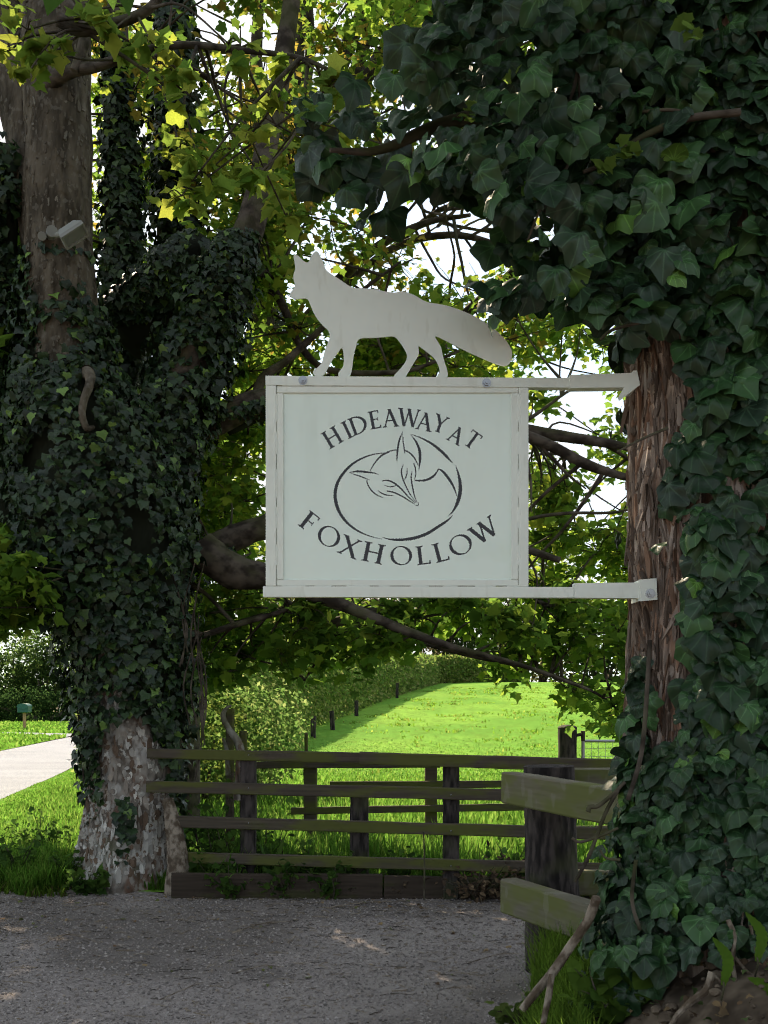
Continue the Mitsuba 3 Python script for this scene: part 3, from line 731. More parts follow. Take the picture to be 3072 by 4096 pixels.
nails = []
for px, ys in ((248.5, (751, 784, 819, 855)), (451, (756, 791, 827, 862))):
    for y in ys:
        c = at(px, y + 4, 8.11 if px < 300 else 7.86); m = trimesh.creation.icosphere(0, .006); nails.append((np.array(m.vertices) + c, np.array(m.faces)))
put(FN + '__nail', joined(nails), 'm_steel'); tag(FN + '__nail', kind='stuff')
k = post('cut_post', 350, 369, 795, 8.2, square=False, seed=3); tag(k, 'short round sawn-off post behind the middle of the fence', 'post')
EB = 'edging_board'
for a, b, y0, y1, lab in ((172, 382.5, 886, 887, 'long dark board edging the gravel below the fence, left of the gap'), (384, 505, 888.5, 891.5, 'shorter dark edging board right of the gap, by the dead bracken')):
    k = put(EB, beam(at(a, y0, 7.98), at(b, y1, 7.98), .20, .06, seg=20, wob=.012, seed=a), 'm_board', smooth=25); tag(k, lab, 'board')
k = put('thin_rod', tube([at(424, 900, 7.75), at(424.5, 865, 7.74), at(423.6, 832, 7.74)], [.006, .006, .005], 8, 4), 'm_limb'); tag(k, 'thin rusty upright rod in front of the fence rails', 'rod')

BF = 'inner_fence'
tag(BF, 'second dark post and rail fence standing in the sunny grass behind the first', 'fence')
for (a, y0), (b, y1), s in (((252, 765), (440, 764), 1), ((330, 785), (700, 783), 2), ((291, 811), (700, 804), 3), ((316, 831), (700, 829), 4)):
    rail(BF + '__rail', at(a, y0, 10.2), at(b, y1, 10.0), .070, .035, seed=10 + s)
for a, b, y in ((304, 317, 754), (425, 437, 762)): post(BF + '__post', a, b, y, 10.25, m='m_wood', seed=a)
k = post('field_stake', 304.5, 308, 733, 11.5, m='m_wood', seed=5); tag(k, 'thin dark stake rising behind the top rail in front of the hedge', 'stake')
for a, b, y, lab in ((226, 234, 709, 'tall dark stake behind the fence, beside the bleached branch'), (240, 247, 731, 'shorter dark stake with a flat top, right of the bleached branch')):
    k = post('fence_stake', a, b, y, 9.0, m='m_wood', seed=a); tag(k, lab, 'stake')
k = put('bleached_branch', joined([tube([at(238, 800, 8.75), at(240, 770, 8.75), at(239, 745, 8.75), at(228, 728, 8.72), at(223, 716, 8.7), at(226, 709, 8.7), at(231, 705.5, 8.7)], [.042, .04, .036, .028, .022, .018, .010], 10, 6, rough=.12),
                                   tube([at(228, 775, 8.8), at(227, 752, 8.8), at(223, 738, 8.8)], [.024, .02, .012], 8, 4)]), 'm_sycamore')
tag(k, 'bare bleached curving branch standing up behind the fence by the ivy trunk', 'branch')

# corner post with its sleeper rails
CP = 'barrier_fence'
tag(CP, 'low barrier of thick mossy sleepers on a fat round post beside the gravel', 'fence')
c0 = at(549, 768, 5.86); zb = float(land(c0[0], 5.86)) - .2
put(CP + '__post', tube([[c0[0] + .03, 5.86, zb], [c0[0] + .015, 5.86, .5], [c0[0], 5.86, c0[2] + .012]], [.165, .152, .145], 36, 12, rough=.07, seed=6), 'm_post', smooth=40)
def sleeper(a, b, h, d, seed): return put(CP + '__rail', beam(a, b, h, d, seg=40, wob=.005, seed=seed, cham=.009), 'm_sleeper', smooth=25)
d1 = np.array([.431, -.95, 0]); d1 /= np.linalg.norm(d1); n1 = np.array([.95, .431, 0]); n1 /= np.linalg.norm(n1)
A = np.array([.652, 5.70, 0]); off = n1 * .055
sleeper(A + off + [0, 0, 1.076], A + off + d1 * 1.45 + [0, 0, 1.062], .175, .10, 21)
sleeper(A + off + [.0, 0, .470], A + off + d1 * 1.35 + [0, 0, .480], .19, .11, 22)
sleeper(at(566, 778, 6.06), at(700, 778, 6.2), .12, .07, 23)
sleeper(at(566, 882, 6.06), at(700, 884, 6.2), .15, .07, 24)

k = post('gate_post', 558, 577, 728, 11.0, square=False, seed=9); tag(k, 'round mossy gatepost with a domed top beyond the fence', 'post')
t = at(567.5, 728, 11.0); m = trimesh.creation.icosphere(3, .104); m.apply_scale([1, 1, .35])
put('gate_post__cap', (np.array(m.vertices) + t, np.array(m.faces)), 'm_post', smooth=True)
GT = 'field_gate'
tag(GT, 'galvanised tube gate with wire mesh hung on the round gatepost', 'gate')
g0, g1 = at(584, 741, 11.0), at(740, 742, 11.2)
put(GT + '__bar', tube([g0, g1], .016, 12, 4), 'm_steel')
zl = .25
put(GT + '__bar', tube([[g0[0], 11, zl], [g1[0], 11.2, zl]], .016, 12, 4), 'm_steel')
put(GT + '__bar', tube([[g0[0] - .01, 11, zl - .05], g0 + [-.01, 0, .07]], .020, 12, 4), 'm_steel')
wires = []
for i in range(1, 22):
    s = i / 22; p = g0 * (1 - s) + g1 * s; wires.append(tube([p, [p[0], p[1], zl]], .0028, 5, 2))
for z in np.arange(zl + .08, g0[2], .085): wires.append(tube([[g0[0], 11, z], [g1[0], 11.2, z]], .0028, 5, 2))
put(GT + '__mesh', joined(wires), 'm_steel'); tag(GT + '__mesh', kind='stuff')
put(GT + '__bar_002__hinge', joined([tube([at(576, 735.5, 10.98), at(583, 734, 10.98)], .018, 8, 2), tube([at(583, 731, 10.98), at(583, 741, 10.98)], .022, 8, 2)]), 'm_limb')

# green box on a post across the lane
MB = 'mailbox'
tag(MB, 'small dark green box on a wooden post in the sunny grass across the lane', 'mailbox')
mb = at(24.5, 709, 45)
zb = float(land(mb[0], 45))
put(MB + '__post', beam([mb[0], 45, zb - .1], [mb[0], 45, mb[2] - .10], .11, .11, up=(1, 0, 0), seg=6, wob=.004), 'm_stake')
bx = rounded(mb[0] - .24, mb[0] + .24, 44.75, 45.25, mb[2] - .16, mb[2] + .12, .03)
put(MB + '__box', vf(bx), 'm_box')
rf = trimesh.creation.cylinder(.245, .56, sections=32); rf.apply_transform(trimesh.transformations.rotation_matrix(math.pi / 2, [1, 0, 0])); rf.apply_scale([1, 1, .5])
put(MB + '__lid', (np.array(rf.vertices) + [mb[0], 45, mb[2] + .12], np.array(rf.faces)), 'm_box')
put(MB + '__box__slot', boxm([mb[0], 44.745, mb[2] + .03], [.3, .02, .03]), 'm_ink')

# ------------------------------------------------------------------ trees
def trunk_mesh(path, rad, sides=96, k=16, flute=None, ridge=.03, freq=(7, 7, 1.2), seed=0, flare=0.0):
    """A thick trunk along path with bark ridges and, near the ground, root flares."""
    p = spline(path, k); r = np.interp(np.linspace(0, 1, len(p)), np.linspace(0, 1, len(rad)), rad)
    t, a, b = frames(p)
    th = np.arange(sides) / sides * 2 * np.pi
    ring = np.cos(th)[None, :, None] * a[:, None] + np.sin(th)[None, :, None] * b[:, None]
    base = p[:, None] + ring * r[:, None, None]
    nz = np.abs(meshkit.fbm(base * np.array(freq), 4, seed) - .5) * 2
    rr = r[:, None] * (1 + .12 * (meshkit.fbm(base * 1.6 + 5, 2, seed + 3) - .5)) + ridge * (nz - .25)
    if flare:
        h = (p[:, 2] - p[0, 2])[:, None]
        fl = flare * np.exp(-h / .32) * (0.35 + np.maximum(0, np.cos(th[None] * 5 + 1.2 + .35 * np.sin(2 * th[None]))) ** 1.3) + .05 * flare * np.exp(-h / 1.2) * np.cos(th[None] * 7)
        rr = rr + fl
    v = (p[:, None] + rr[..., None] * ring).reshape(-1, 3)
    i, j = np.meshgrid(np.arange(len(p) - 1), np.arange(sides), indexing='ij')
    q = np.stack([i * sides + j, i * sides + (j + 1) % sides, (i + 1) * sides + (j + 1) % sides, (i + 1) * sides + j], -1).reshape(-1, 4)
    f = np.vstack([q[:, [0, 1, 2]], q[:, [0, 2, 3]]])
    n = np.cross(v[f[0, 1]] - v[f[0, 0]], v[f[0, 2]] - v[f[0, 0]])
    if n @ (v[f[0, 0]] - p[0]) < 0: f = f[:, ::-1]
    return v, f


LIMBS = {}      # tree -> list of (points, radii): what the twigs grow from
def limb(tree, pxs, Y, rad, key='limb', m='m_limb', sides=12, rough=.12, dY=0.0):
    """A limb through pixels of the photograph at about Y metres; dY is how much farther away its far end is."""
    n = len(pxs); pts = [at(x, y, Y + dY * i / max(n - 1, 1)) for i, (x, y) in enumerate(pxs)]
    LIMBS.setdefault(tree, []).append((spline(pts, 6), rad))
    return put(f'{tree}__{key}', tube(pts, rad, sides, 6, rough=rough, seed=len(LIMBS[tree])), m, smooth=50)


def plates(vfm, n, ok, L, W, thick, pal, seed):
    """Loose flakes of bark lying on the trunk, each with its own edges."""
    rg = np.random.default_rng(seed)
    v, f = vfm; m = trimesh.Trimesh(v, f, process=False)
    cand = np.nonzero(ok(v))[0]; i = cand[rg.integers(0, len(cand), n)]
    N = m.vertex_normals[i]; up = norm(np.array([0, 0, 1.0]) + rg.normal(size=(n, 3)) * .10)
    B = bases(N + rg.normal(size=(n, 3)) * .10, up)
    a = np.arange(9) / 9 * 2 * np.pi
    o = np.column_stack([np.cos(a), np.sin(a)])
    l = L[0] + (L[1] - L[0]) * rg.random(n) ** 2; w = W[0] + (W[1] - W[0]) * rg.random(n)
    r = .65 + .55 * rg.random((n, 9))
    top = np.stack([o[None, :, 0] * r * w[:, None], o[None, :, 1] * r * l[:, None], np.repeat((thick * (.4 + rg.random(n)))[:, None], 9, 1) * (.5 + rg.random((n, 9)))], -1)
    bot = top * [1.05, 1.03, 0] - [0, 0, thick * 1.5]
    cen = np.zeros((n, 1, 3)); cen[:, 0, 2] = thick * .9
    loc = np.concatenate([top, bot, cen], 1)
    V = np.einsum('kij,knj->kni', B, loc) + (v[i] + (rg.random((n, 3)) - .5) * .012)[:, None]
    j = np.arange(9); k = (j + 1) % 9
    F1 = np.vstack([np.stack([np.full(9, 18), j, k], 1), np.stack([j, 9 + j, 9 + k], 1), np.stack([j, 9 + k, k], 1)])
    Fs = (F1[None] + (np.arange(n) * 19)[:, None, None]).reshape(-1, 3)
    pl = np.array(pal); c = pl[rg.integers(0, len(pl), n)] * (.7 + .6 * rg.random((n, 1)))
    return (V.reshape(-1, 3), Fs), np.repeat(c, 19, 0)


TL = 'sycamore_tree'
tag(TL, 'big old sycamore with mottled grey bark at its foot, smothered in ivy, at the left', 'tree')
PA = [at(128, 905, 8.6), at(130, 850, 8.6), at(132, 790, 8.6), at(127, 700, 8.6), at(113, 600, 8.6), at(88, 480, 8.6), at(68, 380, 8.6), at(60, 270, 8.6), at(58, 150, 8.6), at(56, 0, 8.6), at(52, -200, 8.6)]
RA = [.40, .37, .35, .33, .32, .31, .30, .285, .28, .29, .27]
TRUNK_L = trunk_mesh(PA, RA, sides=150, k=26, flare=.20, ridge=.035, seed=2)
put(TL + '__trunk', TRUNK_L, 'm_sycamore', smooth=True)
pm, pc = plates(TRUNK_L, 1500, lambda v: (v[:, 1] < 8.75) & (v[:, 2] < 1.9) & (v[:, 2] > .1), (.012, .07), (.008, .026), .006, [(.40, .385, .36), (.30, .28, .255), (.22, .19, .165), (.13, .09, .065), (.36, .34, .31)], 3)
put(TL + '__trunk__bark_flake', pm, 'm_matt', smooth=False, color=pc); tag(TL + '__trunk__bark_flake', kind='stuff')
pm, pc = plates(TRUNK_L, 650, lambda v: (v[:, 1] < 8.6) & (v[:, 2] > 4.0), (.01, .05), (.006, .018), .004, [(.085, .072, .055), (.065, .055, .041), (.105, .094, .074), (.13, .12, .10)], 4)
put(TL + '__trunk__bark_flake', pm, 'm_matt', smooth=False, color=pc); tag(TL + '__trunk__bark_flake_001', kind='stuff')
PB = [at(138, 650, 8.8), at(148, 540, 9), at(166, 430, 9), at(202, 330, 9), at(246, 240, 9.1), at(266, 150, 9.2), at(285, 50, 9.3), at(305, -120, 9.4)]
RB = [.30, .29, .26, .22, .14, .10, .085, .07]
put(TL + '__stem', trunk_mesh(PB, RB, sides=48, k=10, ridge=.02, seed=5), 'm_limb', smooth=True)
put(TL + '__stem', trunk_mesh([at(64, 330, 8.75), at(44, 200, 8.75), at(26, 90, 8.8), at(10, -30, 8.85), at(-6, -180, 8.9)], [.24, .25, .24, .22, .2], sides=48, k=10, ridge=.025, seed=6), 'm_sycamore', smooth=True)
put(TL + '__root_stump', tube([at(180, 900, 8.15), at(178, 865, 8.15), at(174, 830, 8.2), at(168, 800, 8.3)], [.13, .085, .07, .05], 18, 6, rough=.2, seed=3), 'm_root', smooth=True)
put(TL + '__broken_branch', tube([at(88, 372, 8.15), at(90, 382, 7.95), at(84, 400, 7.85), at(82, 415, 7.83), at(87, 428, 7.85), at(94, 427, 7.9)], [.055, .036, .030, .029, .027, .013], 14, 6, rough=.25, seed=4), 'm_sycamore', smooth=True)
limb(TL, [(150, 590), (190, 558), (235, 538), (262, 528), (330, 520), (450, 528), (560, 560)], 8.9, [.13, .10, .12, .10, .075, .05, .03], rough=.4)
limb(TL, [(200, 550), (236, 572), (268, 578), (330, 600), (430, 640), (520, 665), (590, 690)], 8.8, [.17, .15, .11, .06, .035, .02, .012], m='m_limb', rough=.2)
limb(TL, [(170, 440), (218, 420), (265, 402), (350, 400), (450, 415), (535, 432), (600, 442), (636, 449)], 9.1, [.13, .13, .12, .10, .08, .055, .045, .03])
limb(TL, [(430, 410), (500, 428), (545, 443), (590, 466), (632, 479)], 9.0, [.06, .055, .05, .045, .03])
limb(TL, [(52, 150), (43, 122), (44, 98), (55, 79), (72, 71), (95, 67), (122, 58), (152, 49), (190, 45), (240, 50), (300, 58), (345, 78)], 8.72, [.08, .085, .08, .07, .05, .042, .036, .03, .026, .022, .018, .01], dY=-1.45)
limb(TL, [(95, 67), (130, 57), (170, 58), (195, 70), (222, 84)], 7.95, [.03, .024, .02, .016, .008])
limb(TL, [(60, 20), (80, 30), (110, 25), (150, 8), (175, -30)], 7.4, [.05, .045, .04, .035, .03])
limb(TL, [(52, -20), (82, 30), (80, 55), (74, 71)], 8.1, [.05, .045, .04, .034])
limb(TL, [(285, 602), (320, 622), (345, 620), (380, 612), (420, 640), (470, 655), (530, 668), (590, 690), (622, 712)], 9.6, [.035, .045, .05, .036, .03, .026, .02, .014, .008])
limb(TL, [(190, 640), (235, 625), (280, 612), (300, 600)], 8.9, [.03, .028, .022, .015])
limb(TL, [(325, 622), (322, 650), (305, 680)], 9.5, [.018, .012, .006])
limb(TL, [(250, 420), (262, 380), (285, 362), (320, 330), (350, 300), (400, 262)], 9.2, [.05, .045, .036, .028, .02, .01])
limb(TL, [(246, 250), (280, 300), (300, 345), (330, 370), (400, 372), (440, 360)], 9.6, [.05, .04, .034, .03, .024, .015])

TR = 'ivy_clad_tree'
tag(TR, 'tree with ridged reddish brown bark at the right, carrying the sign arms under thick ivy', 'tree')
tx, ty = 1.52, 4.42
PR = [[tx + .10, ty, .35], [tx + .05, ty, .75], [tx + .0, ty, 1.3], [tx - .02, ty, 2.0], [tx - .01, ty, 2.9], [tx - .06, ty, 3.6], [tx - .08, ty, 4.6], [tx - .1, ty, 6.5]]
RR = [.50, .47, .44, .425, .44, .42, .40, .36]
TRUNK_R = trunk_mesh(PR, RR, sides=240, k=40, ridge=.095, freq=(10, 10, 1.3), seed=9, flare=.07)
put(TR + '__trunk', TRUNK_R, 'm_bark', smooth=True)
pm, pc = plates(TRUNK_R, 2600, lambda v: (v[:, 1] < 4.55) & (v[:, 0] < 1.6) & (v[:, 2] > .6) & (v[:, 2] < 3.3), (.02, .16), (.003, .013), .006, [(.19, .15, .125), (.13, .10, .082), (.25, .205, .175), (.16, .10, .07), (.085, .063, .05)], 5)
put(TR + '__trunk__bark_strip', pm, 'm_matt', smooth=False, color=pc); tag(TR + '__trunk__bark_strip', kind='stuff')
LIMBS.setdefault(TR, [])
for i, (pts, r) in enumerate([([(690, 150), (600, 120), (520, 110), (440, 125), (380, 150), (330, 150)], [.06, .045, .035, .025, .016, .008]), ([(690, 40), (600, 30), (520, 0), (440, -20)], [.06, .05, .04, .03]),
                              ([(650, 250), (600, 240), (560, 215), (520, 200), (470, 170)], [.04, .03, .024, .018, .01])]):
    limb(TR, pts, 4.25, r, dY=-.35)

# trees behind, each with its own trunk and ivy
BACK = [('ivy_column_tree', [(122, 900), (121, 600), (121, 400), (122, 250), (120, 120), (114, 40), (108, -120)], 10.3, [.24, .22, .2, .18, .16, .15, .14], 'slim ivy wrapped trunk just right of the bare left trunk, behind it'),
        ('ivy_column_tree', [(176, 900), (177, 600), (178, 400), (177, 250), (174, 120), (172, 0), (170, -150)], 10.9, [.26, .24, .22, .21, .2, .19, .16], 'second ivy column behind the left sycamore, the darker one nearer the middle'),
        ('many_stemmed_tree', [(165, 880), (170, 720), (205, 520), (258, 340), (282, 180), (300, 0), (320, -140)], 12.4, [.26, .24, .20, .16, .13, .11, .09], 'tree with many bare brown limbs fanning upwards behind the fox cut-out')]
for nm, pts, Y, r, lab in BACK:
    k = numbered(nm); tag(k, lab, 'tree')
    P = [at(x, y, Y) for x, y in pts]
    scene_key = put(k + '__trunk', trunk_mesh(P, r, sides=36, k=8, ridge=.02, seed=len(k)), 'm_limb', smooth=True)
    LIMBS.setdefault(k, []).append((spline(P, 6), r))
ME = 'many_stemmed_tree'
for pts, r in [([(268, 260), (300, 170), (335, 80), (375, -20), (400, -90)], [.15, .12, .10, .08, .06]), ([(270, 230), (330, 130), (385, 50), (430, -10), (480, -70)], [.13, .10, .08, .07, .05]), ([(268, 300), (262, 200), (255, 90), (262, -40)], [.12, .10, .08, .06]),
               ([(290, 180), (345, 100), (372, 20), (390, -60)], [.09, .075, .06, .05]), ([(266, 400), (300, 330), (360, 260), (420, 225), (470, 215)], [.10, .08, .06, .04, .02]), ([(330, 300), (390, 250), (450, 235), (505, 250), (540, 290)], [.05, .045, .04, .03, .015]),
               ([(390, 250), (440, 210), (490, 200)], [.04, .03, .015]), ([(266, 420), (330, 380), (420, 355), (470, 310), (505, 280), (520, 262)], [.11, .09, .075, .065, .055, .04]), ([(470, 310), (445, 345), (432, 378)], [.05, .045, .04]),
               ([(300, 120), (310, 50), (305, -40)], [.07, .06, .05])]:
    limb(ME, pts, 12.6, r, dY=-1.5 if pts[-1][0] > 400 else 0)

# sprays of leaves: x, y, z, radius, sort (0 spring yellow, 1 green, 2 deep shade, 3 near the lens, 4 unseen crown, many added to shade the gravel, 5 added overhead to darken the ivy)
CLUMPS = [
(-1.43,9.65,8.34,0.50,0), (-0.57,10.85,8.59,0.49,0), (-1.79,11.60,8.22,0.29,0), (0.43,11.61,9.64,0.47,0), (0.40,11.69,9.85,0.28,0), (-1.12,10.13,7.54,0.35,0), (0.08,9.96,7.79,0.43,0),
(-2.59,11.98,9.03,0.39,0), (-2.92,10.64,6.61,0.49,0), (-1.70,11.22,6.59,0.33,0), (-0.20,11.62,7.63,0.38,0), (-0.70,11.98,8.83,0.32,0), (-1.66,10.68,6.77,0.44,0), (0.11,11.71,9.42,0.47,0),
(-1.66,10.99,7.68,0.49,0), (0.68,12.57,9.36,0.32,0), (-1.11,12.18,9.89,0.34,0), (-1.26,9.51,8.21,0.32,0), (-1.58,12.16,7.94,0.35,0), (0.04,11.34,8.38,0.44,0), (-1.30,11.66,7.60,0.28,0),
(-2.98,10.16,8.40,0.32,0), (-3.29,11.36,8.98,0.47,0), (-1.85,10.79,8.15,0.43,0), (-1.70,10.56,6.98,0.46,0), (-1.10,9.63,8.31,0.40,0), (-1.16,9.56,6.13,0.40,0), (-0.24,11.25,7.92,0.39,0),
(-0.92,10.09,6.84,0.50,0), (-3.67,12.17,9.40,0.32,0), (-0.96,10.35,7.63,0.39,0), (0.64,11.77,9.30,0.34,0), (-2.28,9.79,7.66,0.49,0), (-2.55,11.36,8.33,0.50,0), (0.47,11.40,8.92,0.48,0),
(-1.48,12.44,9.07,0.36,0), (0.40,10.66,7.91,0.36,0), (-2.91,10.21,8.06,0.29,0), (0.56,10.66,8.77,0.49,0), (-3.16,11.98,8.72,0.28,0), (-0.44,10.99,8.60,0.33,0), (-2.79,11.80,8.63,0.44,0),
(-1.01,11.26,7.66,0.46,0), (0.82,11.93,9.61,0.38,0), (-1.21,9.90,6.16,0.39,0), (-0.00,12.60,10.51,0.49,0), (-1.57,9.72,8.41,0.31,0), (0.16,12.39,10.36,0.33,0), (-2.07,10.13,7.12,0.36,0),
(-0.87,10.37,7.29,0.44,0), (-2.91,12.29,9.45,0.41,0), (-2.68,12.59,8.05,0.48,0), (-1.40,10.91,5.96,0.36,0), (-1.48,11.01,7.11,0.27,0), (-0.21,10.44,7.51,0.36,0), (1.24,9.84,5.03,0.30,0),
(-1.07,10.99,6.78,0.41,0), (0.24,10.01,4.93,0.28,0), (-0.50,10.72,6.93,0.29,0), (1.03,9.94,6.80,0.36,0), (-1.30,11.80,5.54,0.42,0), (0.62,12.08,8.03,0.37,0), (0.23,10.30,5.17,0.26,0),
(-0.87,9.91,6.18,0.31,0), (0.08,9.96,4.78,0.42,0), (-1.51,12.17,6.86,0.40,0), (-0.14,11.85,7.12,0.26,0), (-1.06,11.26,5.31,0.42,0), (0.09,9.74,5.66,0.35,0), (-1.09,10.10,5.23,0.36,0),
(0.86,10.79,7.56,0.42,0), (-0.16,10.58,5.13,0.42,0), (-0.33,10.63,7.13,0.39,0), (0.26,11.42,7.53,0.39,0), (-1.37,10.81,6.90,0.33,0), (-0.28,11.33,6.72,0.26,0), (-1.64,10.73,6.47,0.32,0),
(-0.60,11.70,6.91,0.37,0), (-0.06,11.56,8.15,0.38,0), (0.15,11.71,5.55,0.28,0), (-0.79,9.59,5.04,0.28,0), (1.31,10.19,5.35,0.32,0), (-1.70,11.15,6.37,0.29,0), (-0.17,11.54,6.62,0.34,0),
(-0.14,10.82,6.04,0.28,0), (-1.22,12.05,7.02,0.30,0), (1.24,11.91,8.08,0.28,0), (-0.71,11.18,7.73,0.32,0), (0.71,10.40,4.93,0.28,0), (-0.86,10.59,7.34,0.40,0), (1.35,11.08,5.91,0.41,0),
(-1.13,11.07,7.03,0.42,0), (1.49,9.78,2.65,0.39,1), (-1.56,11.23,3.02,0.33,1), (0.45,11.82,5.45,0.29,1), (0.71,9.81,4.75,0.35,1), (2.27,10.19,4.15,0.41,1), (0.05,11.14,5.65,0.25,1),
(2.12,11.43,2.57,0.39,1), (0.29,9.96,5.37,0.31,1), (-1.67,11.38,3.46,0.24,1), (2.65,11.01,3.17,0.38,1), (-1.12,9.55,2.56,0.29,1), (1.54,11.16,5.97,0.40,1), (1.80,11.00,5.67,0.30,1),
(0.09,10.95,5.24,0.32,1), (1.41,10.62,5.15,0.40,1), (1.66,11.08,5.51,0.27,1), (1.73,9.69,2.51,0.25,1), (-0.28,11.13,5.24,0.37,1), (-1.27,10.36,4.29,0.24,1), (1.16,11.90,5.40,0.41,1),
(1.39,11.05,5.55,0.24,1), (1.75,11.19,3.48,0.28,1), (2.55,10.52,2.89,0.27,1), (-1.77,11.64,4.58,0.25,1), (1.17,9.83,5.42,0.38,1), (2.08,10.74,3.14,0.27,1), (-1.44,9.52,4.89,0.27,1),
(-0.57,11.09,5.74,0.35,1), (2.12,10.10,2.99,0.35,1), (1.92,9.94,5.16,0.26,1), (-1.25,9.50,4.61,0.27,1), (0.71,11.86,6.07,0.25,1), (1.97,11.73,2.79,0.29,1), (0.29,10.38,5.18,0.41,1),
(-0.80,11.54,5.78,0.36,1), (-1.12,9.62,4.20,0.38,1), (-1.45,9.42,3.45,0.41,1), (-1.38,9.94,3.91,0.41,1), (-0.12,10.52,5.10,0.30,1), (1.63,11.29,2.93,0.40,1), (-1.13,11.95,5.53,0.27,1),
(1.62,9.69,3.08,0.39,1), (-1.52,11.07,4.68,0.39,1), (2.20,11.92,2.88,0.40,1), (-1.29,10.98,2.89,0.33,1), (1.72,9.80,5.14,0.29,1), (2.50,10.44,3.21,0.28,1), (2.33,10.87,5.31,0.41,1),
(1.02,11.37,5.34,0.42,1), (2.50,10.45,3.99,0.41,1), (2.03,11.36,2.43,0.38,1), (1.68,10.96,3.88,0.39,1), (2.50,10.23,3.37,0.35,1), (2.21,9.71,3.16,0.27,1), (1.43,9.84,4.45,0.29,1),
(-1.70,12.00,5.24,0.26,1), (-1.76,11.60,2.94,0.40,1), (-0.93,10.69,5.02,0.29,1), (2.67,11.54,5.18,0.25,1), (-1.32,11.04,5.31,0.36,1), (0.41,9.53,5.03,0.40,1), (-0.07,10.70,5.05,0.39,1),
(-1.52,10.86,3.97,0.27,1), (-0.44,11.69,5.33,0.34,1), (-0.03,9.96,5.01,0.29,1), (1.70,10.93,5.77,0.25,1), (-0.36,10.44,2.41,0.36,2), (-0.23,10.10,2.23,0.23,2), (-1.27,9.96,2.52,0.35,2),
(0.47,9.80,2.50,0.33,2), (-1.18,9.65,2.10,0.27,2), (0.71,9.37,2.41,0.27,2), (2.13,10.47,1.53,0.25,2), (0.77,10.08,2.32,0.33,2), (-0.03,8.92,2.17,0.35,2), (-1.84,10.35,1.75,0.27,2),
(-1.10,10.06,2.14,0.35,2), (-0.54,9.72,1.98,0.24,2), (-0.49,9.49,2.47,0.25,2), (-0.80,9.98,2.32,0.27,2), (1.48,10.25,2.54,0.32,2), (2.02,10.01,1.96,0.25,2), (-0.55,8.93,2.39,0.25,2),
(2.26,9.42,1.67,0.24,2), (-0.77,8.91,2.15,0.31,2), (0.45,10.56,2.36,0.30,2), (-1.56,9.54,2.37,0.33,2), (2.25,9.38,1.97,0.29,2), (0.14,10.37,2.33,0.34,2), (1.30,9.81,2.15,0.28,2),
(1.52,10.31,2.19,0.32,2), (0.18,9.89,2.17,0.34,2), (1.31,8.92,2.22,0.30,2), (0.09,8.91,2.05,0.29,2), (1.21,10.52,1.89,0.32,2), (1.13,9.74,2.01,0.30,2), (2.16,9.11,1.53,0.24,2),
(-1.72,10.17,2.33,0.30,2), (0.95,8.97,2.25,0.22,2), (-1.65,9.21,1.85,0.32,2), (1.80,9.91,1.64,0.36,2), (1.55,9.77,2.55,0.29,2), (2.43,10.11,2.43,0.31,2), (-1.56,10.23,2.24,0.34,2),
(1.63,9.70,2.15,0.26,2), (0.96,9.97,2.37,0.34,2), (-0.20,9.58,2.02,0.31,2), (0.06,9.55,2.42,0.25,2), (1.12,9.01,2.34,0.27,2), (-1.35,8.97,1.80,0.23,2), (-0.44,9.12,2.12,0.32,2),
(1.73,9.93,2.03,0.25,2), (1.67,9.36,2.44,0.30,2), (1.80,9.54,2.10,0.33,2), (-0.92,9.13,1.95,0.30,2), (-0.65,10.02,2.22,0.28,2), (-1.29,9.67,1.95,0.29,2), (-1.33,10.10,2.21,0.24,2),
(-0.68,8.92,2.35,0.36,2), (-1.84,10.18,2.32,0.24,2), (2.35,10.05,1.36,0.30,2), (0.93,10.28,2.52,0.30,2), (-0.72,10.09,2.01,0.28,2), (1.45,9.99,2.05,0.30,2), (-1.65,9.41,2.16,0.33,2),
(-1.50,9.74,2.05,0.29,2), (2.15,9.39,2.15,0.32,2), (0.23,9.69,2.32,0.34,2), (-2.61,7.74,2.43,0.30,2), (-2.69,7.64,2.57,0.22,2), (-3.16,8.12,2.46,0.29,2), (-2.93,8.35,2.32,0.26,2),
(-3.10,7.86,2.26,0.28,2), (-3.15,8.77,2.84,0.30,2), (-3.24,8.71,2.33,0.24,2), (-3.07,8.05,2.55,0.29,2), (-3.17,8.30,2.18,0.27,2), (-3.05,7.91,2.72,0.27,2), (-3.06,8.52,2.40,0.27,2),
(-3.43,9.04,2.77,0.23,2), (-3.11,8.31,2.50,0.23,2), (-3.05,8.33,2.62,0.23,2), (-2.81,7.76,2.41,0.25,2), (-2.87,8.76,2.33,0.27,2), (-3.78,9.65,5.60,0.37,2), (-3.60,10.03,6.49,0.35,2),
(-3.93,10.00,6.38,0.36,2), (-4.04,10.42,6.34,0.32,2), (-3.72,10.24,6.26,0.32,2), (-3.72,9.70,5.41,0.31,2), (-3.66,9.81,5.65,0.39,2), (-4.04,10.29,6.80,0.39,2), (-3.51,9.72,5.57,0.33,2),
(-3.75,10.04,5.94,0.37,2), (-3.69,9.52,6.29,0.30,2), (-3.69,10.29,5.96,0.33,2), (-3.07,11.24,8.19,0.21,1), (-3.17,11.77,8.25,0.20,1), (-3.01,11.60,7.12,0.22,1), (-2.85,10.61,6.88,0.26,1),
(-2.92,11.39,6.52,0.22,1), (-3.00,11.31,7.72,0.28,1), (-3.13,11.92,7.87,0.28,1), (-2.92,10.58,6.22,0.21,1), (-1.16,9.94,5.96,0.24,1), (-1.68,9.53,5.71,0.30,1), (-1.40,10.14,5.98,0.26,1),
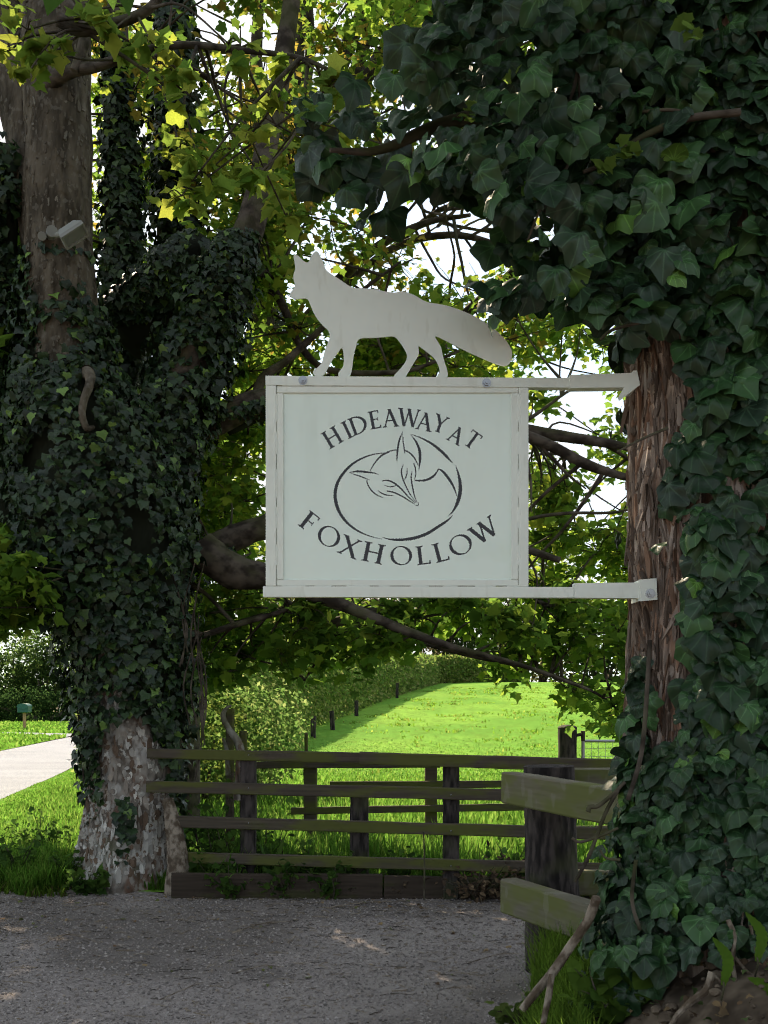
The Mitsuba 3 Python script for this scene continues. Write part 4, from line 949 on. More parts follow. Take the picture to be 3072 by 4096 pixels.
(-1.15,9.87,5.66,0.26,1), (-1.07,10.16,5.84,0.33,1), (-1.42,10.20,5.81,0.24,1), (-1.00,9.55,5.45,0.32,1), (-1.23,10.09,5.50,0.33,1), (-1.28,9.45,6.20,0.34,1), (-1.59,9.65,5.68,0.25,1),
(-1.33,9.46,5.36,0.29,1), (-1.60,9.78,5.47,0.27,1), (-1.19,9.55,5.95,0.30,1), (-1.26,9.62,5.85,0.24,1), (0.54,10.11,7.94,0.39,1), (1.24,11.41,9.28,0.42,1), (1.21,12.30,10.28,0.49,1),
(0.19,9.84,8.60,0.49,1), (0.10,9.62,7.84,0.45,1), (-0.33,11.85,9.90,0.48,1), (2.47,11.41,8.59,0.32,1), (1.64,11.16,8.76,0.42,1), (0.66,11.36,9.28,0.42,1), (0.42,9.96,7.96,0.45,1),
(3.69,11.94,10.12,0.44,1), (1.79,10.55,9.08,0.34,1), (0.45,12.14,10.31,0.41,1), (2.88,11.52,9.88,0.35,1), (-0.07,11.82,10.03,0.36,1), (1.31,11.43,9.69,0.48,1), (2.54,11.20,8.87,0.34,1),
(0.68,11.76,9.92,0.40,1), (-0.39,10.76,8.96,0.41,1), (2.34,11.27,8.87,0.44,1), (1.79,9.76,7.99,0.31,1), (3.39,12.38,10.16,0.37,1), (0.51,11.60,9.51,0.46,1), (3.10,10.57,9.08,0.42,1),
(0.24,12.49,10.31,0.32,1), (0.10,10.84,8.92,0.43,1), (2.79,11.57,9.45,0.48,1), (1.83,12.09,9.94,0.32,1), (-2.85,12.09,6.75,0.21,1), (-2.60,11.57,7.56,0.26,1), (-2.44,11.22,7.18,0.25,1),
(-2.62,11.35,7.27,0.26,1), (-2.62,11.62,7.73,0.24,1), (-2.52,11.30,6.41,0.30,1), (-2.56,11.83,7.95,0.27,1), (-2.73,7.42,6.29,0.16,3), (-2.51,7.17,6.28,0.17,3), (-2.50,7.41,6.20,0.16,3),
(-2.42,7.52,6.33,0.16,3), (-2.55,7.22,5.97,0.13,3), (-2.39,7.28,6.28,0.14,3), (-2.09,7.29,6.49,0.12,3), (-1.92,7.19,6.29,0.12,3), (-1.89,7.56,6.59,0.11,3), (-1.64,7.12,6.19,0.15,3),
(-1.90,7.57,6.39,0.11,3), (-1.60,7.35,6.18,0.15,3), (-1.46,7.19,5.98,0.14,3), (-1.35,7.10,5.77,0.17,3), (-1.46,7.30,5.56,0.16,3), (-1.33,7.22,5.43,0.13,3), (-1.40,7.35,5.25,0.15,3),
(-1.25,7.15,5.22,0.13,3), (-1.41,7.09,5.07,0.17,3), (-1.24,7.44,5.46,0.11,3), (-1.10,7.49,5.60,0.16,3), (-0.94,7.21,5.61,0.15,3), (-0.84,7.40,5.95,0.16,3), (-0.69,7.48,6.16,0.16,3),
(-0.47,7.27,6.04,0.12,3), (-0.32,7.34,5.95,0.13,3), (-0.92,7.02,5.13,0.12,3), (-1.09,7.12,6.15,0.15,3), (-2.80,7.59,6.72,0.15,3), (-0.91,8.49,5.76,0.20,3), (-0.78,8.05,5.39,0.20,3),
(-0.70,8.50,5.27,0.20,3), (-0.96,8.01,5.69,0.20,3), (-0.51,8.16,5.96,0.20,3), (-0.36,8.35,6.23,0.20,3), (-0.19,8.22,6.32,0.20,3), (-0.75,8.14,5.95,0.20,3), (-9.51,9.06,4.75,0.77,4),
(-8.02,9.04,11.21,0.84,4), (2.67,11.85,11.21,0.68,4), (-9.87,8.81,4.19,0.81,4), (3.09,8.81,13.17,0.78,4), (-0.21,12.69,11.08,0.67,4), (-5.90,11.35,8.58,0.78,4), (-6.72,10.61,5.16,0.85,4),
(0.57,13.54,12.89,0.71,4), (-7.38,9.46,8.98,0.84,4), (-6.97,12.51,10.83,0.58,4), (-9.87,12.43,12.56,0.65,4), (-8.02,12.45,4.36,0.65,4), (-9.45,8.95,9.79,0.57,4), (-4.54,10.56,7.82,0.68,4),
(-6.41,13.52,11.74,0.71,4), (0.88,8.94,8.71,0.79,4), (-10.36,11.97,4.14,0.75,4), (-1.13,12.98,11.26,0.83,4), (2.28,12.19,11.91,0.65,4), (-7.04,14.83,3.91,0.74,4), (-5.67,10.71,3.71,0.83,4),
(-5.38,9.03,8.15,0.70,4), (-6.06,13.45,4.44,0.63,4), (-6.23,14.17,8.03,0.70,4), (-6.26,13.21,8.59,0.84,4), (-10.22,9.56,3.45,0.63,4), (-7.05,13.59,6.51,0.62,4), (-6.09,9.80,12.95,0.75,4),
(-9.40,11.88,5.99,0.69,4), (-2.30,9.31,10.39,0.62,4), (-3.10,12.96,11.79,0.64,4), (-5.88,10.86,6.16,0.56,4), (0.56,14.12,13.39,0.75,4), (-4.33,9.44,9.73,0.69,4), (-8.66,14.82,5.89,0.75,4),
(0.29,11.83,10.33,0.84,4), (-5.64,13.58,8.46,0.64,4), (-7.13,9.82,8.60,0.62,4), (-3.45,9.90,12.58,0.62,4), (-2.22,10.61,13.10,0.83,4), (2.47,13.20,12.66,0.73,4), (-7.93,9.82,5.19,0.57,4),
(-5.41,11.95,7.57,0.58,4), (-10.19,11.41,9.69,0.59,4), (-8.18,11.53,4.98,0.76,4), (-8.54,9.49,10.54,0.59,4), (-9.83,12.57,5.92,0.58,4), (-9.28,11.85,3.39,0.67,4), (-6.66,8.74,7.11,0.68,4),
(-9.03,8.75,12.62,0.64,4), (-7.93,11.97,10.46,0.67,4), (3.40,4.50,5.75,0.71,5), (0.61,1.67,8.42,0.60,5), (0.03,4.81,5.41,0.50,5), (1.53,3.41,6.94,0.62,5), (1.26,4.08,5.79,0.74,5),
(-0.46,1.39,5.49,0.68,5), (2.01,4.05,6.56,0.58,5), (-0.59,3.34,6.21,0.62,5), (3.26,1.21,7.68,0.52,5), (0.77,4.73,7.89,0.53,5), (2.73,1.28,7.02,0.56,5), (1.06,1.78,6.09,0.70,5),
(1.96,1.57,6.45,0.66,5), (2.48,4.97,5.71,0.52,5), (-0.13,2.57,7.89,0.68,5), (2.56,4.09,6.91,0.56,5), (0.16,3.44,8.18,0.75,5), (2.99,2.63,7.19,0.77,5), (1.90,1.42,8.48,0.64,5), (2.70,1.66,6.98,0.76,5),
(0.91,5.31,5.73,0.60,5), (3.76,3.45,6.11,0.73,5), (3.26,3.41,7.11,0.63,5), (0.97,2.51,6.72,0.56,5), (-0.21,4.22,5.70,0.79,5), (1.99,4.60,5.67,0.61,5), (2.60,2.33,7.20,0.75,5), (3.03,3.54,6.86,0.58,5),
(3.42,2.73,7.86,0.76,5), (0.85,2.89,7.99,0.57,5), (2.83,4.35,5.66,0.66,5), (-0.29,4.28,6.11,0.78,5), (0.96,1.56,5.86,0.64,5), (1.08,4.26,8.22,0.61,5), (3.39,4.20,7.84,0.53,5), (1.75,4.90,7.06,0.71,5),
(1.98,4.01,6.31,0.60,5), (3.28,4.60,8.40,0.56,5), (2.04,1.60,7.24,0.61,5), (2.97,2.58,6.41,0.53,5), (-2.22,12.25,7.98,0.67,6), (-2.75,12.62,9.58,0.52,6), (2.13,12.78,9.92,0.61,6),
(-2.69,12.36,9.70,0.75,6), (1.56,12.49,8.14,0.73,6), (-1.98,13.65,7.61,0.76,6), (-2.54,12.33,10.12,0.64,6), (1.48,13.06,10.82,0.57,6), (2.63,12.58,6.79,0.66,6), (-0.73,13.33,11.06,0.50,6),
(-0.73,13.32,9.54,0.71,6), (-2.74,13.61,9.12,0.62,6), (2.41,12.83,10.63,0.54,6), (-2.98,13.67,9.55,0.68,6), (2.31,12.24,6.77,0.51,6), (-2.82,12.97,9.32,0.73,6), (1.46,13.59,8.69,0.79,6),
(2.59,12.55,9.78,0.60,6), (0.97,12.73,6.54,0.62,6), (3.38,13.71,9.46,0.74,6), (-3.49,12.96,9.21,0.57,6), (1.62,12.43,9.96,0.56,6), (2.07,13.70,9.99,0.64,6), (2.29,12.31,5.99,0.78,6),
(3.08,12.80,4.58,0.57,6), (-1.86,13.35,8.53,0.75,6), (0.41,13.63,10.73,0.53,6), (-3.39,12.21,9.40,0.67,6), (-3.27,13.34,8.19,0.55,6), (2.63,13.30,8.60,0.59,6), (2.72,12.36,8.93,0.58,6),
(-0.03,13.51,10.15,0.62,6), (-3.72,12.95,9.79,0.52,6), (0.11,13.77,7.44,0.65,6), (1.12,12.66,9.87,0.61,6), (2.52,13.51,9.62,0.76,6), (0.32,12.71,6.07,0.54,6), (0.70,12.57,9.31,0.61,6),
(-2.21,12.42,7.71,0.76,6), (-0.49,13.02,9.07,0.78,6), (2.50,12.87,7.83,0.61,6), (2.93,12.59,9.51,0.62,6), (0.13,13.09,5.87,0.51,6), (-3.32,13.49,10.10,0.66,6), (2.36,12.55,6.49,0.54,6),
(1.23,12.95,6.58,0.77,6), (0.74,13.76,10.52,0.75,6), (2.61,12.71,8.66,0.77,6), (0.46,13.08,9.74,0.78,6), (0.53,12.31,5.67,0.76,6), (1.72,12.52,7.10,0.72,6), (2.10,12.89,2.98,0.58,6),
(-1.40,12.64,7.12,0.56,6), (-1.54,12.45,8.95,0.57,6), (-2.92,12.28,9.57,0.62,6), (-0.77,13.67,7.69,0.69,6), (2.92,13.49,3.55,0.51,6), (2.96,13.72,6.97,0.58,6), (-1.90,12.68,6.54,0.75,6),
(-0.96,13.38,10.33,0.67,6), (-8.08,12.64,6.63,0.60,4), (-8.77,12.56,6.84,0.76,4), (-7.35,11.83,6.84,0.61,4), (-7.98,10.52,3.51,0.63,4), (-6.20,13.69,5.75,0.64,4), (-6.85,10.13,5.71,0.58,4),
(-4.95,11.30,7.94,0.62,4), (-6.39,12.29,5.07,0.69,4), (-7.31,12.92,3.71,0.61,4), (-6.83,10.98,4.21,0.61,4), (-8.68,12.60,6.60,0.71,4), (-5.87,12.67,7.73,0.58,4), (-6.56,10.34,6.93,0.71,4),
(-8.70,13.44,8.13,0.58,4), (-8.67,13.57,7.62,0.67,4), (-7.37,13.74,6.72,0.81,4), (-8.15,11.48,6.52,0.84,4), (-5.49,10.69,8.28,0.83,4), (-6.67,10.96,5.85,0.82,4), (-6.42,9.96,6.40,0.61,4),
(-5.93,10.22,5.92,0.80,4), (-7.08,11.94,7.10,0.76,4), (-5.74,13.44,7.45,0.58,4), (-6.30,13.94,5.46,0.82,4), (-8.46,13.88,8.25,0.64,4), (-5.17,10.88,4.24,0.70,4), (-7.68,13.40,5.78,0.72,4),
(1.83,-0.39,7.91,0.69,5), (-0.41,3.50,5.45,0.74,5), (-1.15,1.29,7.72,0.73,5), (-0.24,0.23,8.54,0.66,5), (-0.43,-0.22,5.72,0.66,5), (0.71,3.91,8.39,0.76,5), (-0.23,3.77,5.86,0.74,5),
(3.58,4.15,8.06,0.71,5), (-1.11,3.84,7.17,0.60,5), (3.05,-0.93,6.78,0.55,5), (-0.07,3.63,7.94,0.76,5), (1.56,-0.18,8.06,0.60,5), (-1.12,-0.62,7.23,0.62,5), (-1.04,2.41,5.85,0.59,5),
(-0.82,-0.41,7.39,0.78,5), (2.69,2.38,7.07,0.70,5), (-0.73,-0.78,5.28,0.59,5), (2.14,1.54,7.96,0.85,5), (-1.19,4.31,5.23,0.66,5), (1.03,0.09,8.37,0.64,5), (-1.59,3.99,6.72,0.66,5),
(-0.53,3.46,5.25,0.57,5), (-1.26,0.54,7.43,0.56,5), (0.78,-0.79,7.22,0.69,5), (1.60,0.60,6.80,0.74,5), (3.14,4.18,7.16,0.59,5), (0.64,2.24,6.64,0.59,5), (2.30,0.39,7.26,0.76,5),
(2.29,1.77,7.99,0.81,5), (-0.96,1.85,8.23,0.81,5), (-1.53,10.55,3.35,0.25,1), (-1.48,10.48,4.95,0.30,1), (-1.79,10.23,3.76,0.26,1), (-1.72,9.84,4.23,0.28,1), (-1.54,9.79,3.31,0.26,1),
(-1.30,9.72,4.15,0.25,1), (-1.80,10.45,2.87,0.24,1), (-1.31,9.66,3.43,0.32,1), (-1.46,9.91,3.07,0.28,1), (-1.43,9.51,2.63,0.26,1), (-1.93,10.41,2.95,0.24,1), (-1.84,10.13,3.92,0.33,1),
(-1.81,9.76,3.33,0.33,1), (-1.38,9.82,3.80,0.27,1), (-1.72,10.19,4.13,0.25,1), (-1.62,10.32,3.65,0.30,1), (1.71,10.00,3.12,0.35,1), (2.14,9.90,2.35,0.27,1), (1.69,10.02,3.81,0.28,1),
(2.20,11.16,3.29,0.30,1), (2.00,10.59,2.86,0.25,1), (2.55,10.78,2.93,0.32,1), (1.43,9.67,2.65,0.24,1), (1.63,11.13,3.96,0.29,1), (1.72,9.61,3.54,0.30,1), (2.70,11.16,2.85,0.25,1),
(1.64,9.53,3.15,0.25,1), (1.64,10.84,3.19,0.27,1), (1.75,10.79,2.86,0.25,1), (1.61,9.72,3.53,0.24,1), (2.35,9.80,3.01,0.30,1), (1.89,10.67,2.44,0.30,1), (1.49,9.67,3.46,0.32,1),
(1.62,11.00,3.55,0.27,1), (-10.64,12.52,8.78,0.66,4), (-10.61,13.56,9.10,0.63,4), (-7.11,8.47,3.65,0.59,4), (-10.32,14.56,8.97,0.53,4), (-8.35,11.77,5.81,0.61,4), (-8.96,13.36,6.81,0.53,4),
(-7.50,10.98,4.04,0.64,4), (-10.60,17.01,9.71,0.60,4), (-11.21,18.29,10.41,0.66,4), (-7.04,11.57,3.32,0.54,4), (-7.17,7.79,3.82,0.70,4), (-6.72,7.77,3.33,0.56,4), (-7.64,9.46,4.51,0.52,4),
(-6.17,7.67,2.20,0.64,4), (-10.12,15.31,9.61,0.61,4), (-10.45,15.90,9.45,0.67,4), (-7.23,11.16,4.37,0.65,4), (-7.12,10.93,3.83,0.62,4), (-11.03,18.12,10.36,0.58,4), (-6.71,11.67,3.20,0.51,4),
(-7.73,10.14,6.37,0.66,4), (-7.34,9.68,5.37,0.56,4), (-6.00,7.57,2.98,0.61,4), (-9.36,14.39,8.96,0.57,4), (-8.38,12.74,6.87,0.63,4), (-7.93,12.59,6.33,0.69,4), (-6.03,10.01,3.09,0.65,4),
(-9.67,16.52,9.41,0.62,4), (-6.96,12.32,4.57,0.58,4), (-8.51,15.10,6.70,0.62,4), (-7.18,9.51,5.60,0.50,4), (-7.00,9.85,5.40,0.63,4), (-9.06,13.69,8.91,0.54,4), (-6.71,10.35,4.87,0.51,4),
(-9.22,15.12,9.08,0.70,4), (-8.35,13.68,7.51,0.51,4), (-7.47,13.28,6.21,0.55,4), (-5.26,9.82,2.39,0.64,4), (-6.66,12.93,5.24,0.58,4), (-9.31,17.83,9.37,0.62,4), (-6.49,8.82,4.99,0.66,4),
(-8.08,12.12,8.04,0.52,4), (-9.56,15.35,10.43,0.65,4), (-7.73,12.49,7.41,0.51,4), (-5.80,10.17,4.26,0.61,4), (-8.01,14.20,7.62,0.53,4), (-9.30,16.72,10.12,0.70,4), (-9.27,17.77,10.36,0.53,4),
(-6.91,13.80,5.80,0.53,4), (-5.86,12.85,4.63,0.59,4), (-4.53,6.07,2.36,0.62,4), (-7.26,10.98,6.78,0.58,4), (-9.15,15.49,10.67,0.63,4), (-4.70,7.96,2.62,0.61,4), (-5.77,10.45,4.76,0.52,4),
(-6.45,11.76,5.65,0.50,4), (-6.79,13.43,6.42,0.55,4), (-8.59,16.34,9.14,0.55,4), (-8.77,17.54,9.81,0.57,4), (-9.14,18.90,10.68,0.55,4), (-8.39,13.93,10.17,0.57,4), (-6.73,10.84,6.79,0.58,4),
(-4.83,8.83,3.87,0.56,4), (-7.01,12.59,7.42,0.51,4), (-7.49,14.30,8.76,0.61,4), (-4.92,9.94,3.68,0.59,4), (-4.88,11.32,4.36,0.65,4), (-8.94,17.94,10.61,0.55,4), (-5.76,12.76,5.10,0.54,4),
(-7.17,16.66,8.19,0.54,4), (-4.37,7.19,3.52,0.65,4), (-8.28,14.52,10.13,0.57,4), (-3.46,7.49,2.62,0.56,4), (-6.22,12.02,6.63,0.56,4), (-7.98,15.62,9.76,0.53,4), (-4.82,10.46,4.19,0.52,4),
(-6.38,14.20,7.24,0.59,4), (-4.18,10.90,3.56,0.53,4), (-8.34,17.80,10.08,0.69,4), (-7.35,17.50,8.94,0.60,4), (-5.50,10.10,6.28,0.61,4), (-3.71,6.89,2.75,0.60,4), (-6.72,13.19,8.28,0.66,4),
(-5.73,11.30,5.93,0.58,4), (-5.96,13.02,7.15,0.70,4), (-4.21,10.87,4.49,0.65,4), (-6.56,15.01,8.11,0.67,4), (-3.90,10.62,3.38,0.61,4), (-7.04,16.28,8.87,0.63,4), (-6.82,16.73,8.55,0.54,4),
(-3.74,8.00,4.25,0.69,4), (-6.45,13.25,8.93,0.57,4), (-5.22,11.66,6.64,0.60,4), (-3.94,9.88,4.93,0.66,4), (-6.31,14.92,8.86,0.56,4), (-6.69,15.27,8.85,0.53,4), (-5.36,13.64,7.00,0.56,4),
(-7.17,17.70,10.07,0.56,4), (-6.69,17.60,9.58,0.60,4), (-6.34,16.57,8.55,0.56,4), (-3.42,8.57,4.55,0.52,4), (-6.06,13.16,8.75,0.53,4), (-5.79,13.22,8.49,0.62,4), (-4.53,11.57,6.31,0.59,4),
(-5.17,13.52,7.63,0.69,4), (-5.78,14.33,7.95,0.51,4), (-6.96,16.83,10.20,0.65,4), (-6.36,16.79,9.36,0.66,4), (-6.27,17.05,9.14,0.55,4), (-6.80,18.36,9.87,0.67,4), (-4.01,10.08,6.02,0.57,4),
(-4.41,10.58,6.72,0.60,4), (-5.79,13.67,8.89,0.59,4), (-6.68,15.97,10.69,0.57,4), (-5.82,15.09,9.16,0.68,4), (-6.71,17.01,10.48,0.65,4), (-6.23,15.93,9.40,0.67,4), (-6.11,16.57,9.41,0.65,4),
(-6.23,16.99,9.35,0.67,4),]

# ------------------------------------------------------------------ crowns
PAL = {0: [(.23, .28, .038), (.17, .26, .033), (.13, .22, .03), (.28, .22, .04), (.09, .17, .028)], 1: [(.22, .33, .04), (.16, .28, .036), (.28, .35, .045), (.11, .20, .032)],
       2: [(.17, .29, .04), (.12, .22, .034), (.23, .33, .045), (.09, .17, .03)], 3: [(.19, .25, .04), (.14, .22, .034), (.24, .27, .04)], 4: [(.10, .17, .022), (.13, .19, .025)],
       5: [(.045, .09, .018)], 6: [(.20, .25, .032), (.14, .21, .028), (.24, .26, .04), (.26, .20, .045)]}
MAPLES = [leaf_shape(MAPLE, 0, 1, f, d, w, i) for i, (f, d, w) in enumerate([(.10, .3, .04), (.2, .5, .05), (-.08, .35, .06), (.05, .7, .04)])]
MAPLES_LOW = [leaf_shape(MAPLE_LOW, 0, 1, f, d, .03, i) for i, (f, d) in enumerate([(.12, .35), (.22, .55), (-.1, .4)])]


def crown():
    rg = np.random.default_rng(21)
    cl = np.array([c[:4] for c in CLUMPS]); kd = np.array([c[4] for c in CLUMPS])
    names = [TL, 'ivy_column_tree', 'ivy_column_tree_001', ME, TR]
    spurs = {n: [] for n in names}
    for nm, many in ((TL, 34), (ME, 60)):
        lib = [(p, r) for p, r in LIMBS[nm] if p[:, 2].mean() > 1.8 and p[-1, 1] > 7.9]
        for q in range(many):
            p, r = lib[rg.integers(0, len(lib))]; w = int(len(p) * rg.uniform(.25, .98)); w = min(max(w, 1), len(p) - 2)
            tg = norm(p[w + 1] - p[w - 1]); d = norm(tg + rg.normal(size=3) * [.8, .35, .55]); L = rg.uniform(.6, 2.0); r0 = min(.020, .55 * np.interp(w / len(p), np.linspace(0, 1, len(r)), r) + .006)
            pts = [p[w]]
            for _ in range(5): d = norm(d + rg.normal(size=3) * .22 + [0, 0, -.03]); pts.append(pts[-1] + d * L / 5)
            if not (8.6 < pts[-1][1] < 13.8): continue
            x, y = in_view(np.array(pts[1:]))
            if (pts[-1][2] < 1.9): continue
            spurs[nm].append(tube(pts, [r0, r0 * .7, r0 * .3], 6, 3, rough=.1, seed=q)); LIMBS[nm].append((spline(pts, 4), [r0, r0 * .3]))
    bones = {n: np.vstack([p for p, r in LIMBS[n]]) for n in names}
    dist = np.stack([cKDTree(bones[n]).query(cl[:, :3])[0] for n in names], 1)
    dist[:, 0] -= 0.3; dist[:, 4] += np.where(cl[:, 0] > 0.5, 0.0, 3.0) + np.where(cl[:, 1] > 6, 4.0, 0)
    own = dist.argmin(1)
    own[kd == 3] = 0; own[kd == 5] = 4  # sprays added overhead to block sky light are put with the right tree
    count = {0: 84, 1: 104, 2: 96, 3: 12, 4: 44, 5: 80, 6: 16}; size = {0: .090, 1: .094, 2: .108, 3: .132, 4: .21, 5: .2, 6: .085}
    for o, nm in enumerate(names):
        pos, nrm, tip, sz, col, twigs = [], [], [], [], [], list(spurs[nm])
        for i in np.nonzero(own == o)[0]:
            k = int(kd[i]); r = cl[i, 3]
            n = int(count[k] * (r / .36) ** 1.6) if k < 3 or k == 6 else count[k]
            r *= 1.22 if k < 2 else 1.0
            # a spray: a few twigs fan out and carry the leaves
            c = cl[i, :3]; b = bones[nm]; db = np.linalg.norm(b - c, axis=1); near = b[rg.choice(np.nonzero(db < db.min() + .4)[0])]
            out = norm(c - near + rg.normal(size=3) * .15)
            L = np.linalg.norm(c - near)
            if k not in (4, 5) and L < 3.2:
                mid = (near + c) / 2 + rg.normal(size=3) * .10 * L + [0, 0, .06 * L]
                twigs.append(tube([near, mid, c], [.009 + .007 * min(L, 2), .009, .006], 5, 4, caps=False))
            m = max(3, int(n / 9)); ends = c + (rand_dirs(m, rg) * [1, 1, .62] + out * .35) * r * (.35 + .75 * rg.random((m, 1)))
            if k not in (4, 5):
                for e in ends[:7]: twigs.append(tube([c, (c + e) / 2 + rg.normal(size=3) * .05 * r + [0, 0, .03], e], [.006, .0045, .0022], 4, 3, caps=False))
            w = rg.integers(0, m, n); t = rg.random(n) ** .6
            p = c * (1 - t[:, None]) + ends[w] * t[:, None] + rg.normal(size=(n, 3)) * .085 * r / .36
            pos.append(p); tip.append(norm(ends[w] - c) + rg.normal(size=(n, 3)) * .6 + [0, 0, -.55]); nrm.append(np.array([0, 0, 1.0]) + rg.normal(size=(n, 3)) * .62)
            sz.append(size[k] * (.55 + .75 * rg.random(n)))
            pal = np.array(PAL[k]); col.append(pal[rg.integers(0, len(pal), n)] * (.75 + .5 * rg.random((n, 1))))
        if not pos: continue
        pos, nrm, tip, sz, col = map(lambda a: np.concatenate(a), (pos, nrm, tip, sz, col))
        if twigs:
            kt = put(f'{nm}__trunk__twigs', joined(twigs), 'm_limb', smooth=True); tag(kt, kind='stuff')
        R, pick = bases(nrm, tip), rg.integers(0, 3, len(pos))
        def hidden(p, x, y): return ((x > 300) & (y < 180)) | (x > 560)
        one = pick_single(pos, sz * .95, 300 if nm != TR else 60, hidden)
        rest = np.setdiff1d(np.arange(len(pos)), one)
        v, f, c, u = bake(MAPLES_LOW, pos[rest], R[rest], sz[rest], pick[rest], col[rest])
        k = put(f'{nm}__foliage', (v, f), 'm_leaf', smooth=True, color=c); tag(k, kind='stuff')
        lib = {}
        pal = np.array(sum((PAL[q] for q in range(4)), []))
        for i in one:
            a, b = int(rg.integers(0, 4)), int(np.argmin(((pal - col[i]) ** 2).sum(1)))
            if (a, b) not in lib: lib[(a, b)] = mikit.ply(MAPLES[a], 'm_leaf', smooth=True, color=np.repeat(pal[b][None], len(MAPLES[a][0]), 0))
            M = np.eye(4); M[:3, :3] = R[i] * sz[i]; M[:3, 3] = pos[i]
            scene[numbered(f'{nm}__leaf')] = {**lib[(a, b)], 'to_world': T(M)}


crown()

# ------------------------------------------------------------------ ivy
IVY_HI = [leaf_shape(h, 2, 3, f, d, w, q) for q, (h, f, d, w) in enumerate([(IVY_SLIM, .12, .5, .07), (IVY5, .16, .9, .10), (IVY_SLIM, -.06, .3, .06), (IVY5, .05, .35, .06), (IVY5, .20, .5, .08), (IVY_HEART, .10, .4, .07), (IVY5, -.10, .6, .09), (IVY_HEART, .02, .8, .11), (IVY_HEART, .18, .2, .05), (IVY_LOW, .08, .6, .09)])]
IVY_LO = [leaf_shape(IVY_LOW, 0, 1, .15, .4, .04, 1), leaf_shape(IVY_LOW, 0, 1, .28, .6, .04, 2), leaf_shape(IVY_LOW, 0, 1, .05, .5, .04, 3)]
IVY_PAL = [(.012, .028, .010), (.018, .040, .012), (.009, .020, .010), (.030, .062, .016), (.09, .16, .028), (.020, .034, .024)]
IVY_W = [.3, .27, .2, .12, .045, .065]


def wrap(path, rad, n, rg, depth=.22, front=.75, lumpy=.75):
    """Points on and in an ivy coat round a stem, with the way each leaf faces."""
    p = np.asarray(path, float); r = np.asarray(rad, float)
    L = np.concatenate([[0], np.cumsum(np.linalg.norm(np.diff(p, axis=0), axis=1))])
    s = rg.random(n) * L[-1]
    c = np.stack([np.interp(s, L, p[:, k]) for k in range(3)], 1); rr = np.interp(s, L, r)
    th = rg.random(n) * 6.283
    th = np.where(rg.random(n) < front, -np.abs(th - np.pi), th)      # more of them on the side towards the lane
    d = np.column_stack([np.cos(th), np.sin(th), 0 * th])
    lump = meshkit.fbm(np.column_stack([c[:, 0] * 0, c[:, 2] * 1.3, th * 0]) + d * 1.4 + 3, 3, 7) - .5
    pos = c + d * (rr * (1 + lumpy * lump) - depth * rg.random(n) ** 1.5)[:, None]
    nrm = d + np.array([0, 0, .35]) + rg.normal(size=(n, 3)) * .42
    tip = np.array([0, 0, -1.0]) + d * .25 + rg.normal(size=(n, 3)) * .38
    return pos, nrm, tip


def inside(poly, x, y): return shapely.contains_xy(Polygon(poly), x, y)


